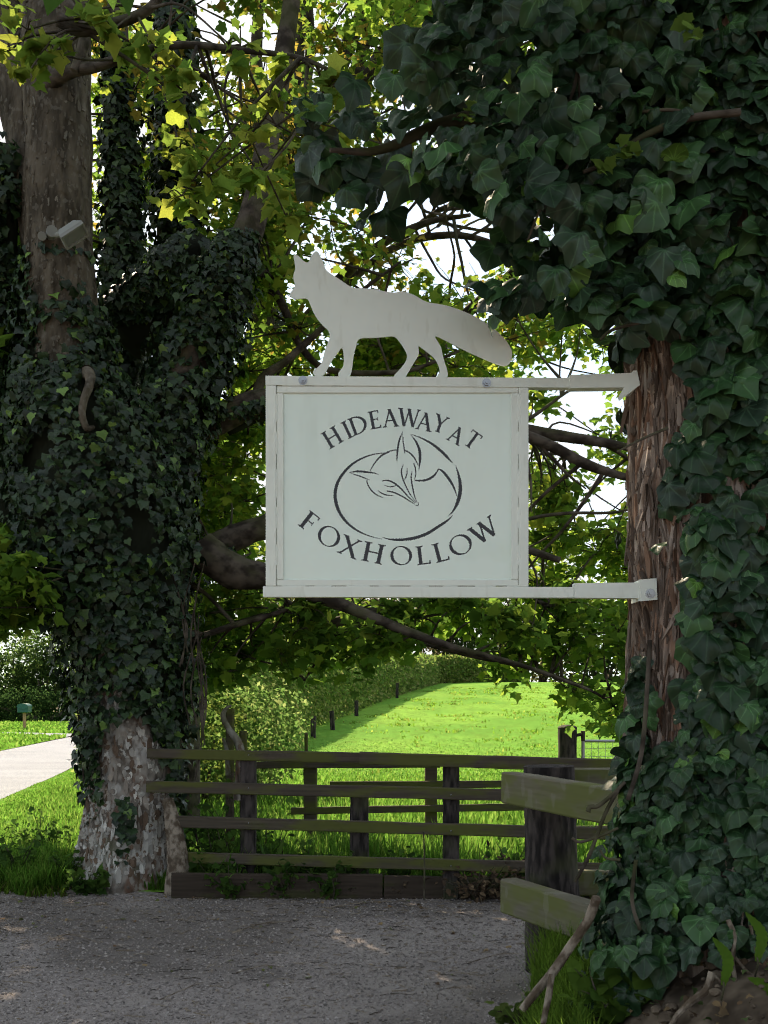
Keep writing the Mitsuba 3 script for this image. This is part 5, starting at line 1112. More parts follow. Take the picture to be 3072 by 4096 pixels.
def left_ivy():
    rg = np.random.default_rng(31)
    K = 'climbing_ivy'
    tag(K, 'thick dark ivy covering the sycamore at the left from foot to fork', 'ivy')
    def cw(l): return [at(x, y, Y) for x, y, w, Y in l], [w / F * Y for x, y, w, Y in l]
    A = cw([(140, 880, 50, 8.6), (141, 800, 55, 8.6), (140, 740, 60, 8.6), (138, 690, 62, 8.6), (134, 640, 68, 8.6), (120, 590, 86, 8.6), (102, 540, 95, 8.6), (90, 480, 95, 8.6), (76, 420, 82, 8.6), (62, 370, 60, 8.6), (60, 320, 50, 8.6), (58, 285, 41, 8.6), (57, 255, 34, 8.6)])
    B = cw([(142, 590, 52, 8.9), (148, 530, 48, 8.95), (156, 470, 48, 9), (172, 410, 50, 9), (194, 350, 48, 9), (212, 300, 43, 9), (226, 262, 34, 9.05), (240, 235, 20, 9.1)])
    C = cw([(120, 330, 42, 9.4), (160, 300, 50, 9.3), (190, 262, 44, 9.2), (205, 240, 30, 9.2)])
    D = cw([(8, 560, 40, 8.9), (6, 480, 46, 8.9), (4, 400, 36, 8.9), (2, 330, 30, 8.8), (0, 240, 26, 8.6), (-4, 140, 24, 8.5)])
    E = cw([(222, 420, 22, 9.1), (262, 405, 22, 9.1), (330, 402, 18, 9.1)])
    E2 = cw([(158, 582, 20, 8.85), (190, 560, 17, 8.85), (222, 547, 14, 8.85)])
    sets = [wrap(*E2, 420, rg), wrap(*A, 13000, rg), wrap(*B, 6000, rg), wrap(*C, 2600, rg), wrap(*D, 2600, rg), wrap(*E, 700, rg)]
    pos, nrm, tip = (np.concatenate([s[k] for s in sets]) for k in range(3))
    px, py = in_view(pos)
    bark = [(99, 742), (110, 718), (124, 722), (140, 712), (152, 722), (163, 752), (172, 790), (172, 812), (190, 900), (84, 900), (95, 840), (101, 800)]
    front = pos[:, 1] < 8.75
    keep = ~(inside(bark, px, py) & front & ~((px > 116) & (px < 132) & (py > 795) & (py < 862) & (rg.random(len(px)) < .8)))
    keep &= ~((px > 100) & (px < 122) & (py > 690) & (py < 712) & front & (rg.random(len(px)) < .75))
    keep &= ~((py > 250) & (py < 275) & (px > 34) & (px < 84) & front)
    keep &= ~((px > 28) & (px < 80) & (py < 300) & (py > 250) & (rg.random(len(px)) < .7))
    keep &= ~((py > 845) & (px < 100)) & ~((px > 79) & (px < 98) & (py > 370) & (py < 432) & (pos[:, 1] < 8.2)) & (pos[:, 2] > .05)
    keep &= meshkit.fbm(pos * [2.6, 2.6, 2.0], 3, 14) > .37
    pos, nrm, tip = pos[keep], nrm[keep], tip[keep]
    n = len(pos); size = .035 + .065 * rg.random(n) ** 1.3
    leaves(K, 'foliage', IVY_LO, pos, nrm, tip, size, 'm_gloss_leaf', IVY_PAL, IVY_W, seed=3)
    # dark core under the leaves: stops see-through, its near-black stands in for inner shade
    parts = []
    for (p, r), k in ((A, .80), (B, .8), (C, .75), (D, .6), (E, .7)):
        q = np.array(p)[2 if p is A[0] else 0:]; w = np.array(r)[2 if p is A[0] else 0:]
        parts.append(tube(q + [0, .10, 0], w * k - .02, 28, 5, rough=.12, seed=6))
    put(K + '__stem_mat', joined(parts), 'm_ivycore', smooth=True)
    st = []
    for i in range(26):
        x = rg.uniform(82, 92) if i % 2 else rg.uniform(178, 212); y0 = rg.uniform(650, 800); q = [(x, y0), (x + rg.uniform(-8, 8), y0 - 40), (x + rg.uniform(-12, 12), y0 - 90)]
        st.append(tube([at(a, b, 8.32) for a, b in q], [.008, .007, .005], 5, 4, caps=False))
    tag(put(K + '__stem', joined(st), 'm_limb', smooth=True), kind='stuff')


add_bsdf('m_ivycore', std(rgb(.016, .019, .012), .9, .1))
left_ivy()


def column_ivy():
    rg = np.random.default_rng(33)
    for i, (l, Y, n, lab) in enumerate([([(122, 640, 34), (121, 420, 30), (121, 300, 26), (123, 200, 23), (121, 120, 20), (117, 60, 15), (112, 20, 8)], 10.2, 5600, 'ivy sleeve round the slim trunk just right of the bare left trunk'),
                                        ([(176, 640, 34), (178, 420, 32), (180, 280, 30), (179, 180, 29), (174, 90, 25), (173, 0, 22), (171, -90, 20)], 10.8, 6600, 'ivy sleeve round the darker trunk reaching the top of the picture, left of the middle'),
                                        ([(280, 420, 20), (268, 330, 20), (262, 260, 14)], 13.0, 900, 'ivy on the foot of the fanning limbs above the fox ears')]):
        k = numbered('climbing_ivy'); tag(k, lab, 'ivy')
        pos, nrm, tip = wrap([at(x, y, Y) for x, y, w in l], [w / F * Y for x, y, w in l], n, rg)
        leaves(k, 'foliage', IVY_LO, pos, nrm, tip, .055 + .05 * rg.random(n), 'm_gloss_leaf', IVY_PAL, IVY_W, single=False, seed=40 + i)


column_ivy()


def right_ivy():
    rg = np.random.default_rng(35)
    K = numbered('climbing_ivy')
    tag(K, 'large leaved glossy ivy over the right hand tree, overhanging the sign from the top', 'ivy')
    p, r = np.array(PR), np.array(RR)
    bark = np.array([(1350, 850), (1385, 700), (1400, 640), (1480, 690), (1500, 800), (1475, 950), (1440, 1050), (1490, 1150), (1505, 1300), (1485, 1450), (1450, 1600), (1405, 1600), (1390, 1450), (1340, 1250), (1330, 1000)]) * .46293
    pos, nrm, tip = wrap(p[:7] - [0, .0, 0], r[:7] + .07, 5200, rg, depth=.12, front=.85, lumpy=.4)
    low = wrap([[tx - .08, ty - .05, .55], [tx - .05, ty, 1.0], [tx, ty, 1.5]], [.62, .50, .46], 1100, rg, depth=.12, front=.9, lumpy=.4)
    pos, nrm, tip = (np.concatenate([a, b]) for a, b in zip((pos, nrm, tip), low))
    px, py = in_view(pos)
    wob = 9 * np.sin(py / 23.0) + 6 * np.sin(py / 9.0 + 2)
    keep = ~(inside(bark, px + wob * .6, py) & (rg.random(len(px)) < .985)) & ~((px < 650) & (py > 345) & (py < 640) & (pos[:, 1] < 4.55))
    keep &= ~((px > 640) & (px < 690) & (py > 600) & (py < 740) & (rg.random(len(px)) < .5))
    edge = np.interp(py, [600, 640, 700, 760, 800, 870, 920, 960, 1000, 1024], [646, 640, 630, 622, 612, 598, 590, 574, 566, 560])
    keep &= ~((py > 600) & (px < edge))
    keep &= pos[:, 2] > land(pos[:, 0], pos[:, 1]) + .02
    keep &= ~(py > np.interp(px, [560, 600, 650, 680, 720, 768], [1010, 990, 972, 966, 950, 935]) + 8 * np.sin(px / 7.0))
    pos, nrm, tip = pos[keep], nrm[keep], tip[keep]
    # ivy creeping over the bank at its foot
    n = 420; gx = rg.uniform(.72, 1.35, n); gy = rg.uniform(3.7, 4.6, n); gp = np.column_stack([gx, gy, land(gx, gy) + .02 + .10 * rg.random(n)])
    ax, ay = in_view(gp); k = ay < np.interp(ax, [540, 600, 650, 680, 720], [1060, 1010, 978, 955, 920]); gp = gp[k]
    pos = np.vstack([pos, gp]); nrm = np.vstack([nrm, np.array([-.2, -.5, .8]) + rg.normal(size=gp.shape) * .4]); tip = np.vstack([tip, np.array([-.2, -.8, -.4]) + rg.normal(size=gp.shape) * .5])
    # shoots that hang over the lane
    over = [(296, 95), (340, 75), (398, 58), (412, 22), (430, -40), (430, -260), (700, -260), (690, 300), (640, 322), (600, 302), (562, 300), (532, 288), (532, 250), (512, 215), (490, 190), (462, 176), (432, 178), (400, 172), (378, 145), (345, 138), (315, 122)]
    n = 4600
    x = rg.uniform(290, 700, n); y = rg.uniform(-260, 350, n)
    k = inside(over, x, y) & (rg.random(n) < .11 + .80 * sst(340, 620, x)); x, y = x[k], y[k]; k = ~((x < 570) & (y > 190) & (rg.random(len(x)) < .45)); x, y = x[k], y[k]
    Y = 3.55 + .75 * rg.random(len(x)) + .25 * sst(500, 640, x)
    q = np.column_stack([(x - HX) / F * Y, Y, EYE - (y - HY) / F * Y])
    qn = np.array([-.25, -1.0, .35]) + rg.normal(size=q.shape) * .55; qt = np.array([0, -.1, -1.0]) + rg.normal(size=q.shape) * .42
    # a few shoots that hang lower
    for a in ([(520, 220), (526, 240), (530, 262)], [(500, 278), (508, 288), (506, 300)], [(405, 165), (412, 185)], [(455, 175), (460, 190)], [(610, 300), (625, 315)], [(310, 110), (318, 140), (322, 168)], [(350, 150), (360, 178), (366, 205)]):
        s = spline([at(u, v, 4.0) for u, v in a], 3)
        s = np.repeat(s, 2, 0) + rg.normal(size=(2 * len(s), 3)) * .03
        q = np.vstack([q, s]); qn = np.vstack([qn, np.array([-.2, -1, .3]) + rg.normal(size=s.shape) * .5]); qt = np.vstack([qt, np.array([0, 0, -1.0]) + rg.normal(size=s.shape) * .4])
    pos, nrm, tip = np.vstack([pos, q]), np.vstack([nrm, qn]), np.vstack([tip, qt])
    m = len(pos); size = .055 + .110 * rg.random(m) ** 1.2
    size *= np.where(pos[:, 2] < 1.5, .82, 1.0)
    leaves(K, 'foliage', IVY_HI, pos, nrm, tip, size, 'm_ivy', ivy=True, seed=6)
    mat = tube([[tx + .05, ty + .1, .3], [tx, ty + .12, 1.5], [tx + .02, ty + .12, 2.6], [tx - .05, ty + .12, 4.6]], [.42, .37, .37, .36], 20, 5)
    st = []
    def vine(pts, r, Y=3.95): return tube([at(a, b, Y) for a, b in pts], r, 7, 6, rough=.15, seed=len(pts))
    for pts, r in [([(583, 172), (600, 165), (622, 150), (650, 133), (690, 118), (740, 112)], [.007, .010, .012, .014, .014]), ([(553, 118), (566, 108), (574, 88), (580, 60), (588, 30)], [.004, .006, .007, .007]), ([(580, 108), (579, 90), (580, 70)], [.003, .004]),
                   ([(640, 112), (672, 110), (700, 118)], [.006, .007]), ([(528, 240), (540, 210), (560, 180), (575, 150)], [.004, .006, .007]), ([(617, 452), (640, 440), (668, 428)], [.004, .006]), ([(600, 340), (612, 330), (640, 322)], [.005, .007])]:
        k = put(K + '__stem', vine(pts, r, 3.85), 'm_limb', smooth=True)
    for pts, r in [([(575, 882), (588, 858), (596, 838), (606, 812), (618, 790)], [.007, .008, .008, .008]), ([(588, 812), (590, 807), (598, 806), (612, 795), (625, 782)], [.010, .009, .008, .007]), ([(572, 838), (580, 842), (600, 836), (618, 828)], [.006, .006, .005]),
                   ([(628, 800), (640, 760), (645, 720), (650, 640)], [.010, .010, .009]), ([(636, 860), (632, 900), (640, 930)], [.008, .008]), ([(600, 850), (606, 858), (620, 860)], [.005, .006])]:
        k = put(K + '__stem', vine(pts, r, 4.0), 'm_limb', smooth=True)
    # young yellow-green tips
    parts = []
    sh = leaf_shape(IVY_LOW, 0, 1, .2, .3, .03, 9)
    tips = [(598, 168), (606, 163), (622, 160), (628, 150), (634, 150), (616, 145), (312, 85), (318, 80), (305, 92), (326, 90), (310, 110), (298, 120), (330, 74), (345, 84), (465, 118), (470, 110), (690, 30), (684, 22), (700, 36), (515, 78)]
    tp = np.array([at(a + rg.uniform(-4, 4), b + rg.uniform(-4, 4), 3.75) for a, b in tips for _ in range(3)])
    v, f, c, u = bake([sh], tp, bases(np.array([0, -1, .6]) + rg.normal(size=tp.shape) * .5, np.array([0, 0, .5]) + rg.normal(size=tp.shape) * .7), .03 + .03 * rg.random(len(tp)), np.zeros(len(tp), int), np.tile([(.16, .25, .05)], (len(tp), 1)))
    k = put(K + '__young_leaves', (v, f), 'm_leaf', smooth=True, color=c); tag(k, 'bright yellow-green young shoot tips', kind='stuff')


right_ivy()

# ------------------------------------------------------------------ floodlight on the left trunk
FL = 'floodlight'
tag(FL, 'grey flood lamp with a wedge shaped housing fixed to the bare left trunk', 'floodlight')
c = at(72, 233, 8.0)
fd = norm(np.array([.62, -.35, -.70])); up = norm(np.array([-.75, -.2, 1.0]) - fd * (np.array([-.75, -.2, 1.0]) @ fd)); sd = np.cross(fd, up)
def FP(a, b, d): a, b, d = a * .72, b * .72, d * .72; return c + sd * a + up * b + fd * d
put(FL + '__housing', vf(trimesh.convex.convex_hull(np.array([FP(a * .145, b * .085, .06) for a in (-1, 1) for b in (-1, 1)] + [FP(a * .15, b * .09, .03) for a in (-1, 1) for b in (-1, 1)] + [FP(a * .10, b * .05, -.09) for a in (-1, 1) for b in (-1, 1)]))), 'm_lamp', smooth=20)
put(FL + '__lens', vf(trimesh.convex.convex_hull(np.array([FP(a * .125, b * .066, d) for a in (-1, 1) for b in (-1, 1) for d in (.055, .064)]))), 'm_lens', smooth=False)
put(FL + '__bezel', joined([vf(trimesh.convex.convex_hull(np.array([FP(x, y, d) for x in xs for y in ys for d in (.05, .075)]))) for xs, ys in (((-.148, .148), (.068, .088)), ((-.148, .148), (-.088, -.068)), ((-.148, -.127), (-.066, .066)), ((.127, .148), (-.066, .066)))]), 'm_lamp', smooth=False)
put(FL + '__bracket', joined([tube([c - fd * .05, at(58, 235, 8.2), at(52, 236, 8.32)], [.028, .022, .02], 10, 4), tube([at(52, 231, 8.2), at(51, 236, 8.36)], [.045, .045], 14, 2)]), 'm_lamp')
put(FL + '__cover_plate', tube([at(42, 236, 8.22), at(42, 236, 8.34)], [.035, .035], 16, 2), 'm_lamp')

# ------------------------------------------------------------------ hedge, far trees and bushes
KITE = [(np.array([[0, 0, 0], [.34, .5, .05], [0, 1, 0], [-.34, .5, .05]]), np.array([[0, 1, 2], [0, 2, 3]]))]


def shrub(key, lab, cat, cen, rad, n, leaf, pal, seed, stem=None, group=None, hollow=.55, stems=5, m='m_leaf'):
    rg = np.random.default_rng(seed)
    k = numbered(key); tag(k, lab, cat, group)
    cen, rad = np.array(cen, float), np.array(rad, float)
    d = rand_dirs(n, rg); lump = .62 + .76 * meshkit.fbm(d * 2.3 + seed, 3, seed)
    t = (hollow + (1 - hollow) * rg.random(n)) * lump
    p = cen + d * rad * t[:, None]
    hole = meshkit.fbm(p / (rad.mean() * .28), 3, seed + 1)
    keep = (hole > .40) & (p[:, 2] > land(p[:, 0], p[:, 1]) + .02)
    p, d = p[keep], d[keep]; n = len(p)
    pl = np.array(pal); col = pl[rg.integers(0, len(pl), n)] * (.7 + .6 * rg.random((n, 1)))
    v, f, c, u = bake(KITE, p, bases(d + rg.normal(size=(n, 3)) * .7 + [0, 0, .3], rg.normal(size=(n, 3)) + [0, 0, -.3]), leaf * (.6 + .8 * rg.random(n)), np.zeros(n, int), col)
    kk = put(k + '__foliage', (v, f), m, smooth=False, color=c); tag(kk, kind='stuff')
    g = np.array([cen[0], cen[1], float(land(cen[0], cen[1])) - .2])
    st = []
    for i in range(stems):
        e = cen + rand_dirs(1, rg)[0] * rad * .6
        st.append(tube([g, (g + e) / 2 + rg.normal(size=3) * rad * .08, e], [max(.02, rad[0] * .05), rad[0] * .03, rad[0] * .012], 6, 4, rough=.1))
    put(k + '__trunk', joined(st), 'm_limb', smooth=True)
    return k


def hedge():
    rg = np.random.default_rng(51)
    tag('hedge', 'long clipped hawthorn hedge curving up the left side of the bright field', 'hedge')
    path = HEDGE[1:] * 1.0
    L = np.concatenate([[0], np.cumsum(np.linalg.norm(np.diff(path, axis=0), axis=1))])
    n = 150000
    s = L[-1] * rg.random(n) ** 1.5
    c = np.stack([np.interp(s, L, path[:, k]) for k in (0, 1)], 1)
    e = norm(np.stack([np.interp(s + .5, L, path[:, k]) - np.interp(s - .5, L, path[:, k]) for k in (0, 1)], 1)); sd = np.column_stack([e[:, 1], -e[:, 0]])
    a = rg.random(n) * np.pi; sh = .75 + .25 * rg.random(n) ** .5
    lump = .92 + .18 * meshkit.fbm(np.column_stack([s * .7, a * 1.5, a * 0]), 3, 2)
    w, h = np.cos(a) * .85 * sh * lump, (np.sin(a) ** .55) * 2.35 * sh * lump
    low = rg.random(n) < .35; h = np.where(low, rg.random(n) * 1.6, h); w = np.where(low, np.sign(np.cos(a)) * (.55 + .35 * rg.random(n)), w)
    x, y = c[:, 0] - 1.3 + sd[:, 0] * w, c[:, 1] + sd[:, 1] * w
    p = np.column_stack([x, y, land(x, y) + h + .05])
    keep = meshkit.fbm(p * 1.7, 3, 9) > .27
    p, sd, w, s = p[keep], sd[keep], w[keep], s[keep]; n = len(p)
    pal = np.array([(.17, .26, .055), (.12, .205, .045), (.22, .28, .07), (.10, .165, .04), (.27, .29, .11)]); col = pal[rg.integers(0, 5, n)] * (.7 + .6 * rg.random((n, 1)))
    v, f, cc, u = bake(KITE, p, bases(np.column_stack([sd * np.sign(w)[:, None] * .8, np.full(n, .6)]) + rg.normal(size=(n, 3)) * .6, rg.normal(size=(n, 3))), (.055 + .07 * rg.random(n)) * (1 + s / 40), np.zeros(n, int), col)
    k = put('hedge__foliage', (v, f), 'm_leaf', smooth=False, color=cc); tag(k, kind='stuff')
    st = []
    for t in np.arange(1.0, L[-1], 1.1):
        g = np.array([np.interp(t, L, path[:, 0]) - 1.3 + rg.normal() * .15, np.interp(t, L, path[:, 1])])
        z = float(land(g[0], g[1]))
        for _ in range(3): st.append(tube([[g[0], g[1], z - .1], [g[0] + rg.normal() * .2, g[1] + rg.normal() * .2, z + .8], [g[0] + rg.normal() * .35, g[1] + rg.normal() * .3, z + 1.7]], [.03, .022, .01], 5, 3))
    put('hedge__stem', joined(st), 'm_limb', smooth=True); tag('hedge__stem', kind='stuff')
    for i, (px, y0, y1, lab) in enumerate([(313, 716, 738, 'nearest grey stake of the wire fence before the hedge'), (333.5, 711, 730, 'second stake from the near end of the hedge'), (356.5, 700.5, 716, 'third stake along the hedge, going away'), (397, 683, 698, 'fourth small stake along the hedge, going away'), (443.5, 672.5, 683, 'farthest small stake at the top of the hedge')]):
        Y = 1914 / (y1 - 660.4)
        b = at(px, y1, Y); t = at(px, y0, Y); hw = .045 + .0006 * Y
        k = put('hedge_stake', beam(b - [0, 0, .2], t + [rg.normal() * .03, 0, 0], 2 * hw, 2 * hw, up=(1, 0, 0), seg=6, wob=.01, seed=i), 'm_post', smooth=25); tag(k, lab, 'stake', 'stakes of the wire fence along the hedge')


hedge()
PALE = [(.12, .215, .05), (.17, .26, .07), (.085, .16, .04), (.21, .26, .09)]
OLIVE = [(.09, .115, .035), (.13, .14, .05), (.06, .085, .025), (.15, .15, .06)]
DEEP = [(.04, .075, .02), (.03, .055, .016), (.06, .10, .025)]
c = at(243, 708, 14.5); shrub('hawthorn_bush', 'pale leafy hawthorn bush behind the fence, beside the bleached branch', 'bush', [c[0], 14.5, .95], [.95, .9, .95], 5200, .075, PALE, 61)
c = at(205, 690, 13.0); shrub('hawthorn_bush', 'darker bush half hidden behind the ivy trunk, left of the pale hawthorn', 'bush', [c[0], 13, .9], [.7, .8, 1.2], 3600, .075, [(.08, .14, .03), (.06, .11, .022), (.11, .15, .03)], 62)
for i, (px, Y, zc, rx, rz, pal, lab) in enumerate([(300, 92, 7, 5.5, 5.5, DEEP, 'dark round tree far behind the left part of the hedge'), (352, 98, 8, 5, 6, OLIVE, 'olive tree behind the hedge, next to the dark one'), (420, 104, 9.5, 5, 7, [(.16, .15, .08), (.12, .12, .055), (.19, .18, .10)], 'pale brownish tree in young leaf behind the middle of the hedge'),
                                                   (480, 100, 7.5, 5, 5.2, DEEP, 'dark tree at the top corner of the field'), (540, 108, 8.5, 6, 6, OLIVE, 'broad olive tree at the far edge of the field'), (610, 106, 7, 6, 5, DEEP, 'low dark tree at the far right edge of the field'), (665, 108, 9, 6, 6.5, OLIVE, 'far tree seen behind the ivy clad trunk'),
                                                   (255, 80, 7, 5, 5.5, OLIVE, 'olive tree showing left of the sign over the near hedge')]):
    x = (px - HX) / F * Y
    shrub('distant_tree', lab, 'tree', [x, Y, zc - 1.0], [rx, rx * .8, rz], 5200, .42, pal, 70 + i, stems=6, group='trees beyond the field')
for i, (px, Y, zc, rx, rz, n, pal, lab) in enumerate([(6, 64, 2.3, 2.6, 3.2, 6000, DEEP, 'dark rounded bush across the lane at the left edge'), (28, 66, 3.2, 1.7, 4.6, 4200, PALE, 'tall pale thin leaved tree across the lane, behind the dark bush'), (45, 63, 2.4, 1.2, 4.2, 3200, DEEP, 'narrow dark tree across the lane, right of the pale one'),
                                                      (66, 65, 3.0, 1.9, 4.2, 4500, PALE, 'pale feathery tree across the lane close to the ivy trunk'), (90, 62, 2.0, 2.0, 3.2, 4000, DEEP, 'dark bush across the lane half behind the ivy trunk'), (-22, 66, 3.0, 2.5, 4.5, 3000, PALE, 'pale tree across the lane at the very edge of the picture')]):
    shrub('lane_tree' if rz > 4 else 'lane_bush', lab, 'tree' if rz > 4 else 'bush', [(px - HX) / F * Y, Y, zc], [rx, rx * .8, rz], n, .20, pal, 90 + i, stems=7, hollow=.35, group='trees and bushes across the lane')
shrub('lane_hedge', 'low dense green hedge behind the grass across the lane', 'hedge', [(40 - HX) / F * 59, 59, .6], [4.8, .9, 1.3], 12000, .15, [(.03, .065, .02), (.045, .085, .025)], 99, stems=9)

# ------------------------------------------------------------------ small plants
def rosette(key, lab, cat, cen, n, L, wid, pal, seed, upright=.6, shape=None, m='m_leaf', group=None):
    """A plant of long leaves rising and arching out of one root."""
    rg = np.random.default_rng(seed); k = numbered(key); tag(k, lab, cat, group)
    cen = np.array(cen, float); parts, cols = [], []
    for i in range(n):
        a = rg.random() * 6.283; l = L * (.6 + .6 * rg.random()); u = upright * (.7 + .6 * rg.random())
        out = np.array([math.cos(a), math.sin(a), 0]); s = np.array([-out[1], out[0], 0])
        ts = np.linspace(0, 1, 7)
        mid = cen + out * (ts * l * (1 - .5 * u))[:, None] + np.array([0, 0, 1]) * (l * (u * ts * 1.2 - .55 * ts ** 2.2))[:, None]
        w = wid * np.sin(np.pi * np.clip(ts * .92 + .08, 0, 1)) ** .8 * (1 + .14 * np.cos(ts * 40 + i))
        v = np.stack([mid - s * w[:, None] + [0, 0, .25 * wid], mid, mid + s * w[:, None] + [0, 0, .25 * wid]], 1).reshape(-1, 3)
        f = []
        for j in range(6):
            for q in (0, 1): b = j * 3 + q; f += [[b, b + 1, b + 4], [b, b + 4, b + 3]]
        c = np.array(pal[rg.integers(0, len(pal))]) * (.75 + .5 * rg.random())
        put(k + '__leaf', (v, np.array(f)), m, smooth=True, color=np.repeat(c[None], len(v), 0))
    return k


def put_stem(key, mesh, m, smooth=True): scene[key] = mikit.ply(mesh, m, smooth=smooth)


def leafy(key, lab, cat, cen, rad, n, size, pal, seed, stems=6, shape=None, m='m_leaf', group=None, nz=.6):
    """A small bushy plant: stems from one root with leaves set along them."""
    rg = np.random.default_rng(seed); k = numbered(key); tag(k, lab, cat, group)
    cen, rad = np.array(cen, float), np.array(rad, float)
    ends = cen + (rand_dirs(stems, rg) * [1, 1, .35] + [0, 0, .75]) * rad
    tag(k + '__stem', kind='stuff'); scene.pop(k + '__stem', None)
    put_stem(k + '__stem', joined([tube([cen - [0, 0, .03], (cen + e) / 2 + rg.normal(size=3) * rad * .1, e], [.006, .005, .002], 5, 4) for e in ends]), 'm_limb', smooth=True)
    w = rg.integers(0, stems, n); t = .15 + .85 * rg.random(n)
    p = cen * (1 - t[:, None]) + ends[w] * t[:, None] + rg.normal(size=(n, 3)) * rad * .13
    p[:, 2] = np.maximum(p[:, 2], land(p[:, 0], p[:, 1]) + .015)
    sh = shape or [leaf_shape(IVY_LOW, 0, 1, .2, .5, .04, 3), leaf_shape(OVAL, 1, 1, .2, .6, .04, 4)]
    pl = np.array(pal); col = pl[rg.integers(0, len(pl), n)] * (.7 + .6 * rg.random((n, 1)))
    v, f, c, u = bake(sh, p, bases(np.array([0, -.3, nz]) + rg.normal(size=(n, 3)) * .5, norm(ends[w] - cen) * .6 + rg.normal(size=(n, 3)) * .7 + [0, 0, -.2]), size * (.6 + .7 * rg.random(n)), rg.integers(0, len(sh), n), col)
    kk = put(k + '__foliage', (v, f), m, smooth=True, color=c); tag(kk, kind='stuff')
    return k


def gz(x, y): return [x, y, float(land(x, y))]
def g_at(px, Y): x = (px - HX) / F * Y; return gz(x, Y)
WEED = [(.07, .14, .03), (.09, .17, .035), (.05, .10, .026), (.11, .19, .04)]
DEAD = [(.07, .045, .026), (.045, .03, .02), (.10, .07, .04)]
rosette('dock_plant', 'broad leaved weed at the foot of the tree, left end of the fence', 'weed', g_at(200, 8.12), 9, .26, .032, WEED, 101, .9)
rosette('dock_plant', 'upright broad leaved weed between the lower rails below the sign edge', 'weed', g_at(272, 8.15), 13, .36, .034, WEED, 102, 1.1)
for i, (px, Y, w, h, lab) in enumerate([(232, 7.99, .20, .10, 'weeds spilling over the edging board left of the dock'), (285, 7.99, .2, .12, 'weeds spilling over the edging board below the dock'), (333, 7.98, .22, .10, 'weeds spilling over the middle of the edging board'), (215, 8.2, .20, .20, 'low dark weeds left of the first fence post'), (244, 8.25, .22, .26, 'weeds round the foot of the first fence post'), (298, 8.2, .24, .30, 'leafy weeds on the edging board, right of the dock'), (322, 8.15, .26, .28, 'thick dark weeds in the middle of the edging board'), (345, 8.12, .22, .24, 'weeds left of the short cut post'),
                                        (228, 8.6, .3, .5, 'taller nettles behind the left end of the fence'), (205, 8.8, .35, .6, 'dark nettles between the ivy trunk and the fence'), (265, 8.8, .3, .4, 'nettles in half shade behind the first fence post'), (400, 8.15, .14, .16, 'small weeds by the gap between the edging boards'), (512, 8.1, .2, .3, 'dark weeds against the round barrier post'), (66, 8.35, .18, .10, 'dark nettle patch at the left foot of the mottled trunk'), (12, 8.5, .3, .2, 'dark low weeds at the left edge of the verge'), (88, 8.1, .16, .08, 'pale small weeds between the roots of the mottled trunk'), (40, 9.6, .35, .22, 'dark weed patch in the middle of the verge')]):
    leafy('weed_clump', lab, 'weed', g_at(px, Y), [w, w * .6, h + .14], 210, .06, WEED, 110 + i, 9, group='weeds along the fence')
k = leafy('dead_bracken', 'brown tangle of dead bracken beside the barrier post', 'bracken', g_at(478, 7.9), [.36, .25, .32], 420, .05, DEAD, 130, 26, shape=[leaf_shape(OVAL, 0, 1, .1, .5, .05, 2)], m='m_matt')
leafy('dead_bracken', 'small brown dead clump on the right edging board', 'bracken', g_at(393, 8.0), [.13, .1, .18], 120, .05, DEAD, 131, 10, shape=[leaf_shape(OVAL, 0, 1, .1, .5, .05, 2)], m='m_matt')
BR = [(.11, .20, .035), (.14, .24, .04), (.08, .15, .03)]
blades('bank_grass', 5200, area(Polygon([(.55, 3.7), (.66, 4.7), (.78, 5.25), (.95, 5.75), (1.15, 5.7), (1.05, 5.0), (.86, 4.4), (.8, 3.7)])), .08, .34, [(.15, .26, .035), (.19, .30, .045), (.12, .20, .03)], 140, 'bright grass tuft round the foot of the barrier post', 'grass', width=.004)
def bank_litter():
    rg = np.random.default_rng(160)
    n = 520; x = rg.uniform(.8, 2.6, n); y = rg.uniform(3.3, 4.6, n); p = np.column_stack([x, y, land(x, y) + .012])
    pal = np.array([(.07, .045, .025), (.045, .03, .018), (.11, .075, .04), (.04, .06, .018)]); c = pal[rg.integers(0, 4, n)] * (.7 + .6 * rg.random((n, 1)))
    v, f, cc, u = bake([leaf_shape(OVAL, 0, 1, .3, .9, .08, 2), leaf_shape(IVY_LOW, 0, 1, .3, .9, .08, 3)], p, bases(np.array([0, -.2, 1.0]) + rg.normal(size=(n, 3)) * .45, rg.normal(size=(n, 3))), .016 + .034 * rg.random(n), rg.integers(0, 2, n), c)
    put('bank_litter', (v, f), 'm_matt', smooth=True, color=cc); tag('bank_litter', 'dead leaves scattered over the bare soil of the bank', 'litter', kind='stuff')
    o = trimesh.creation.icosphere(1); V, Fc = vf(o); n = 240; x = rg.uniform(.9, 2.6, n); y = rg.uniform(3.3, 4.3, n); parts = []
    for i in range(n):
        s = .008 + .03 * rg.random() ** 2.5; parts.append((V * (1 + .5 * (meshkit.noise(V * 2 + i) - .5))[:, None] * s * [1, 1, .7] + [x[i], y[i], float(land(x[i], y[i])) + s * .3], Fc))
    put('clods', joined(parts), 'm_soil', smooth=30); tag('clods', 'small crumbs of dark earth on the bank', 'earth', kind='stuff')


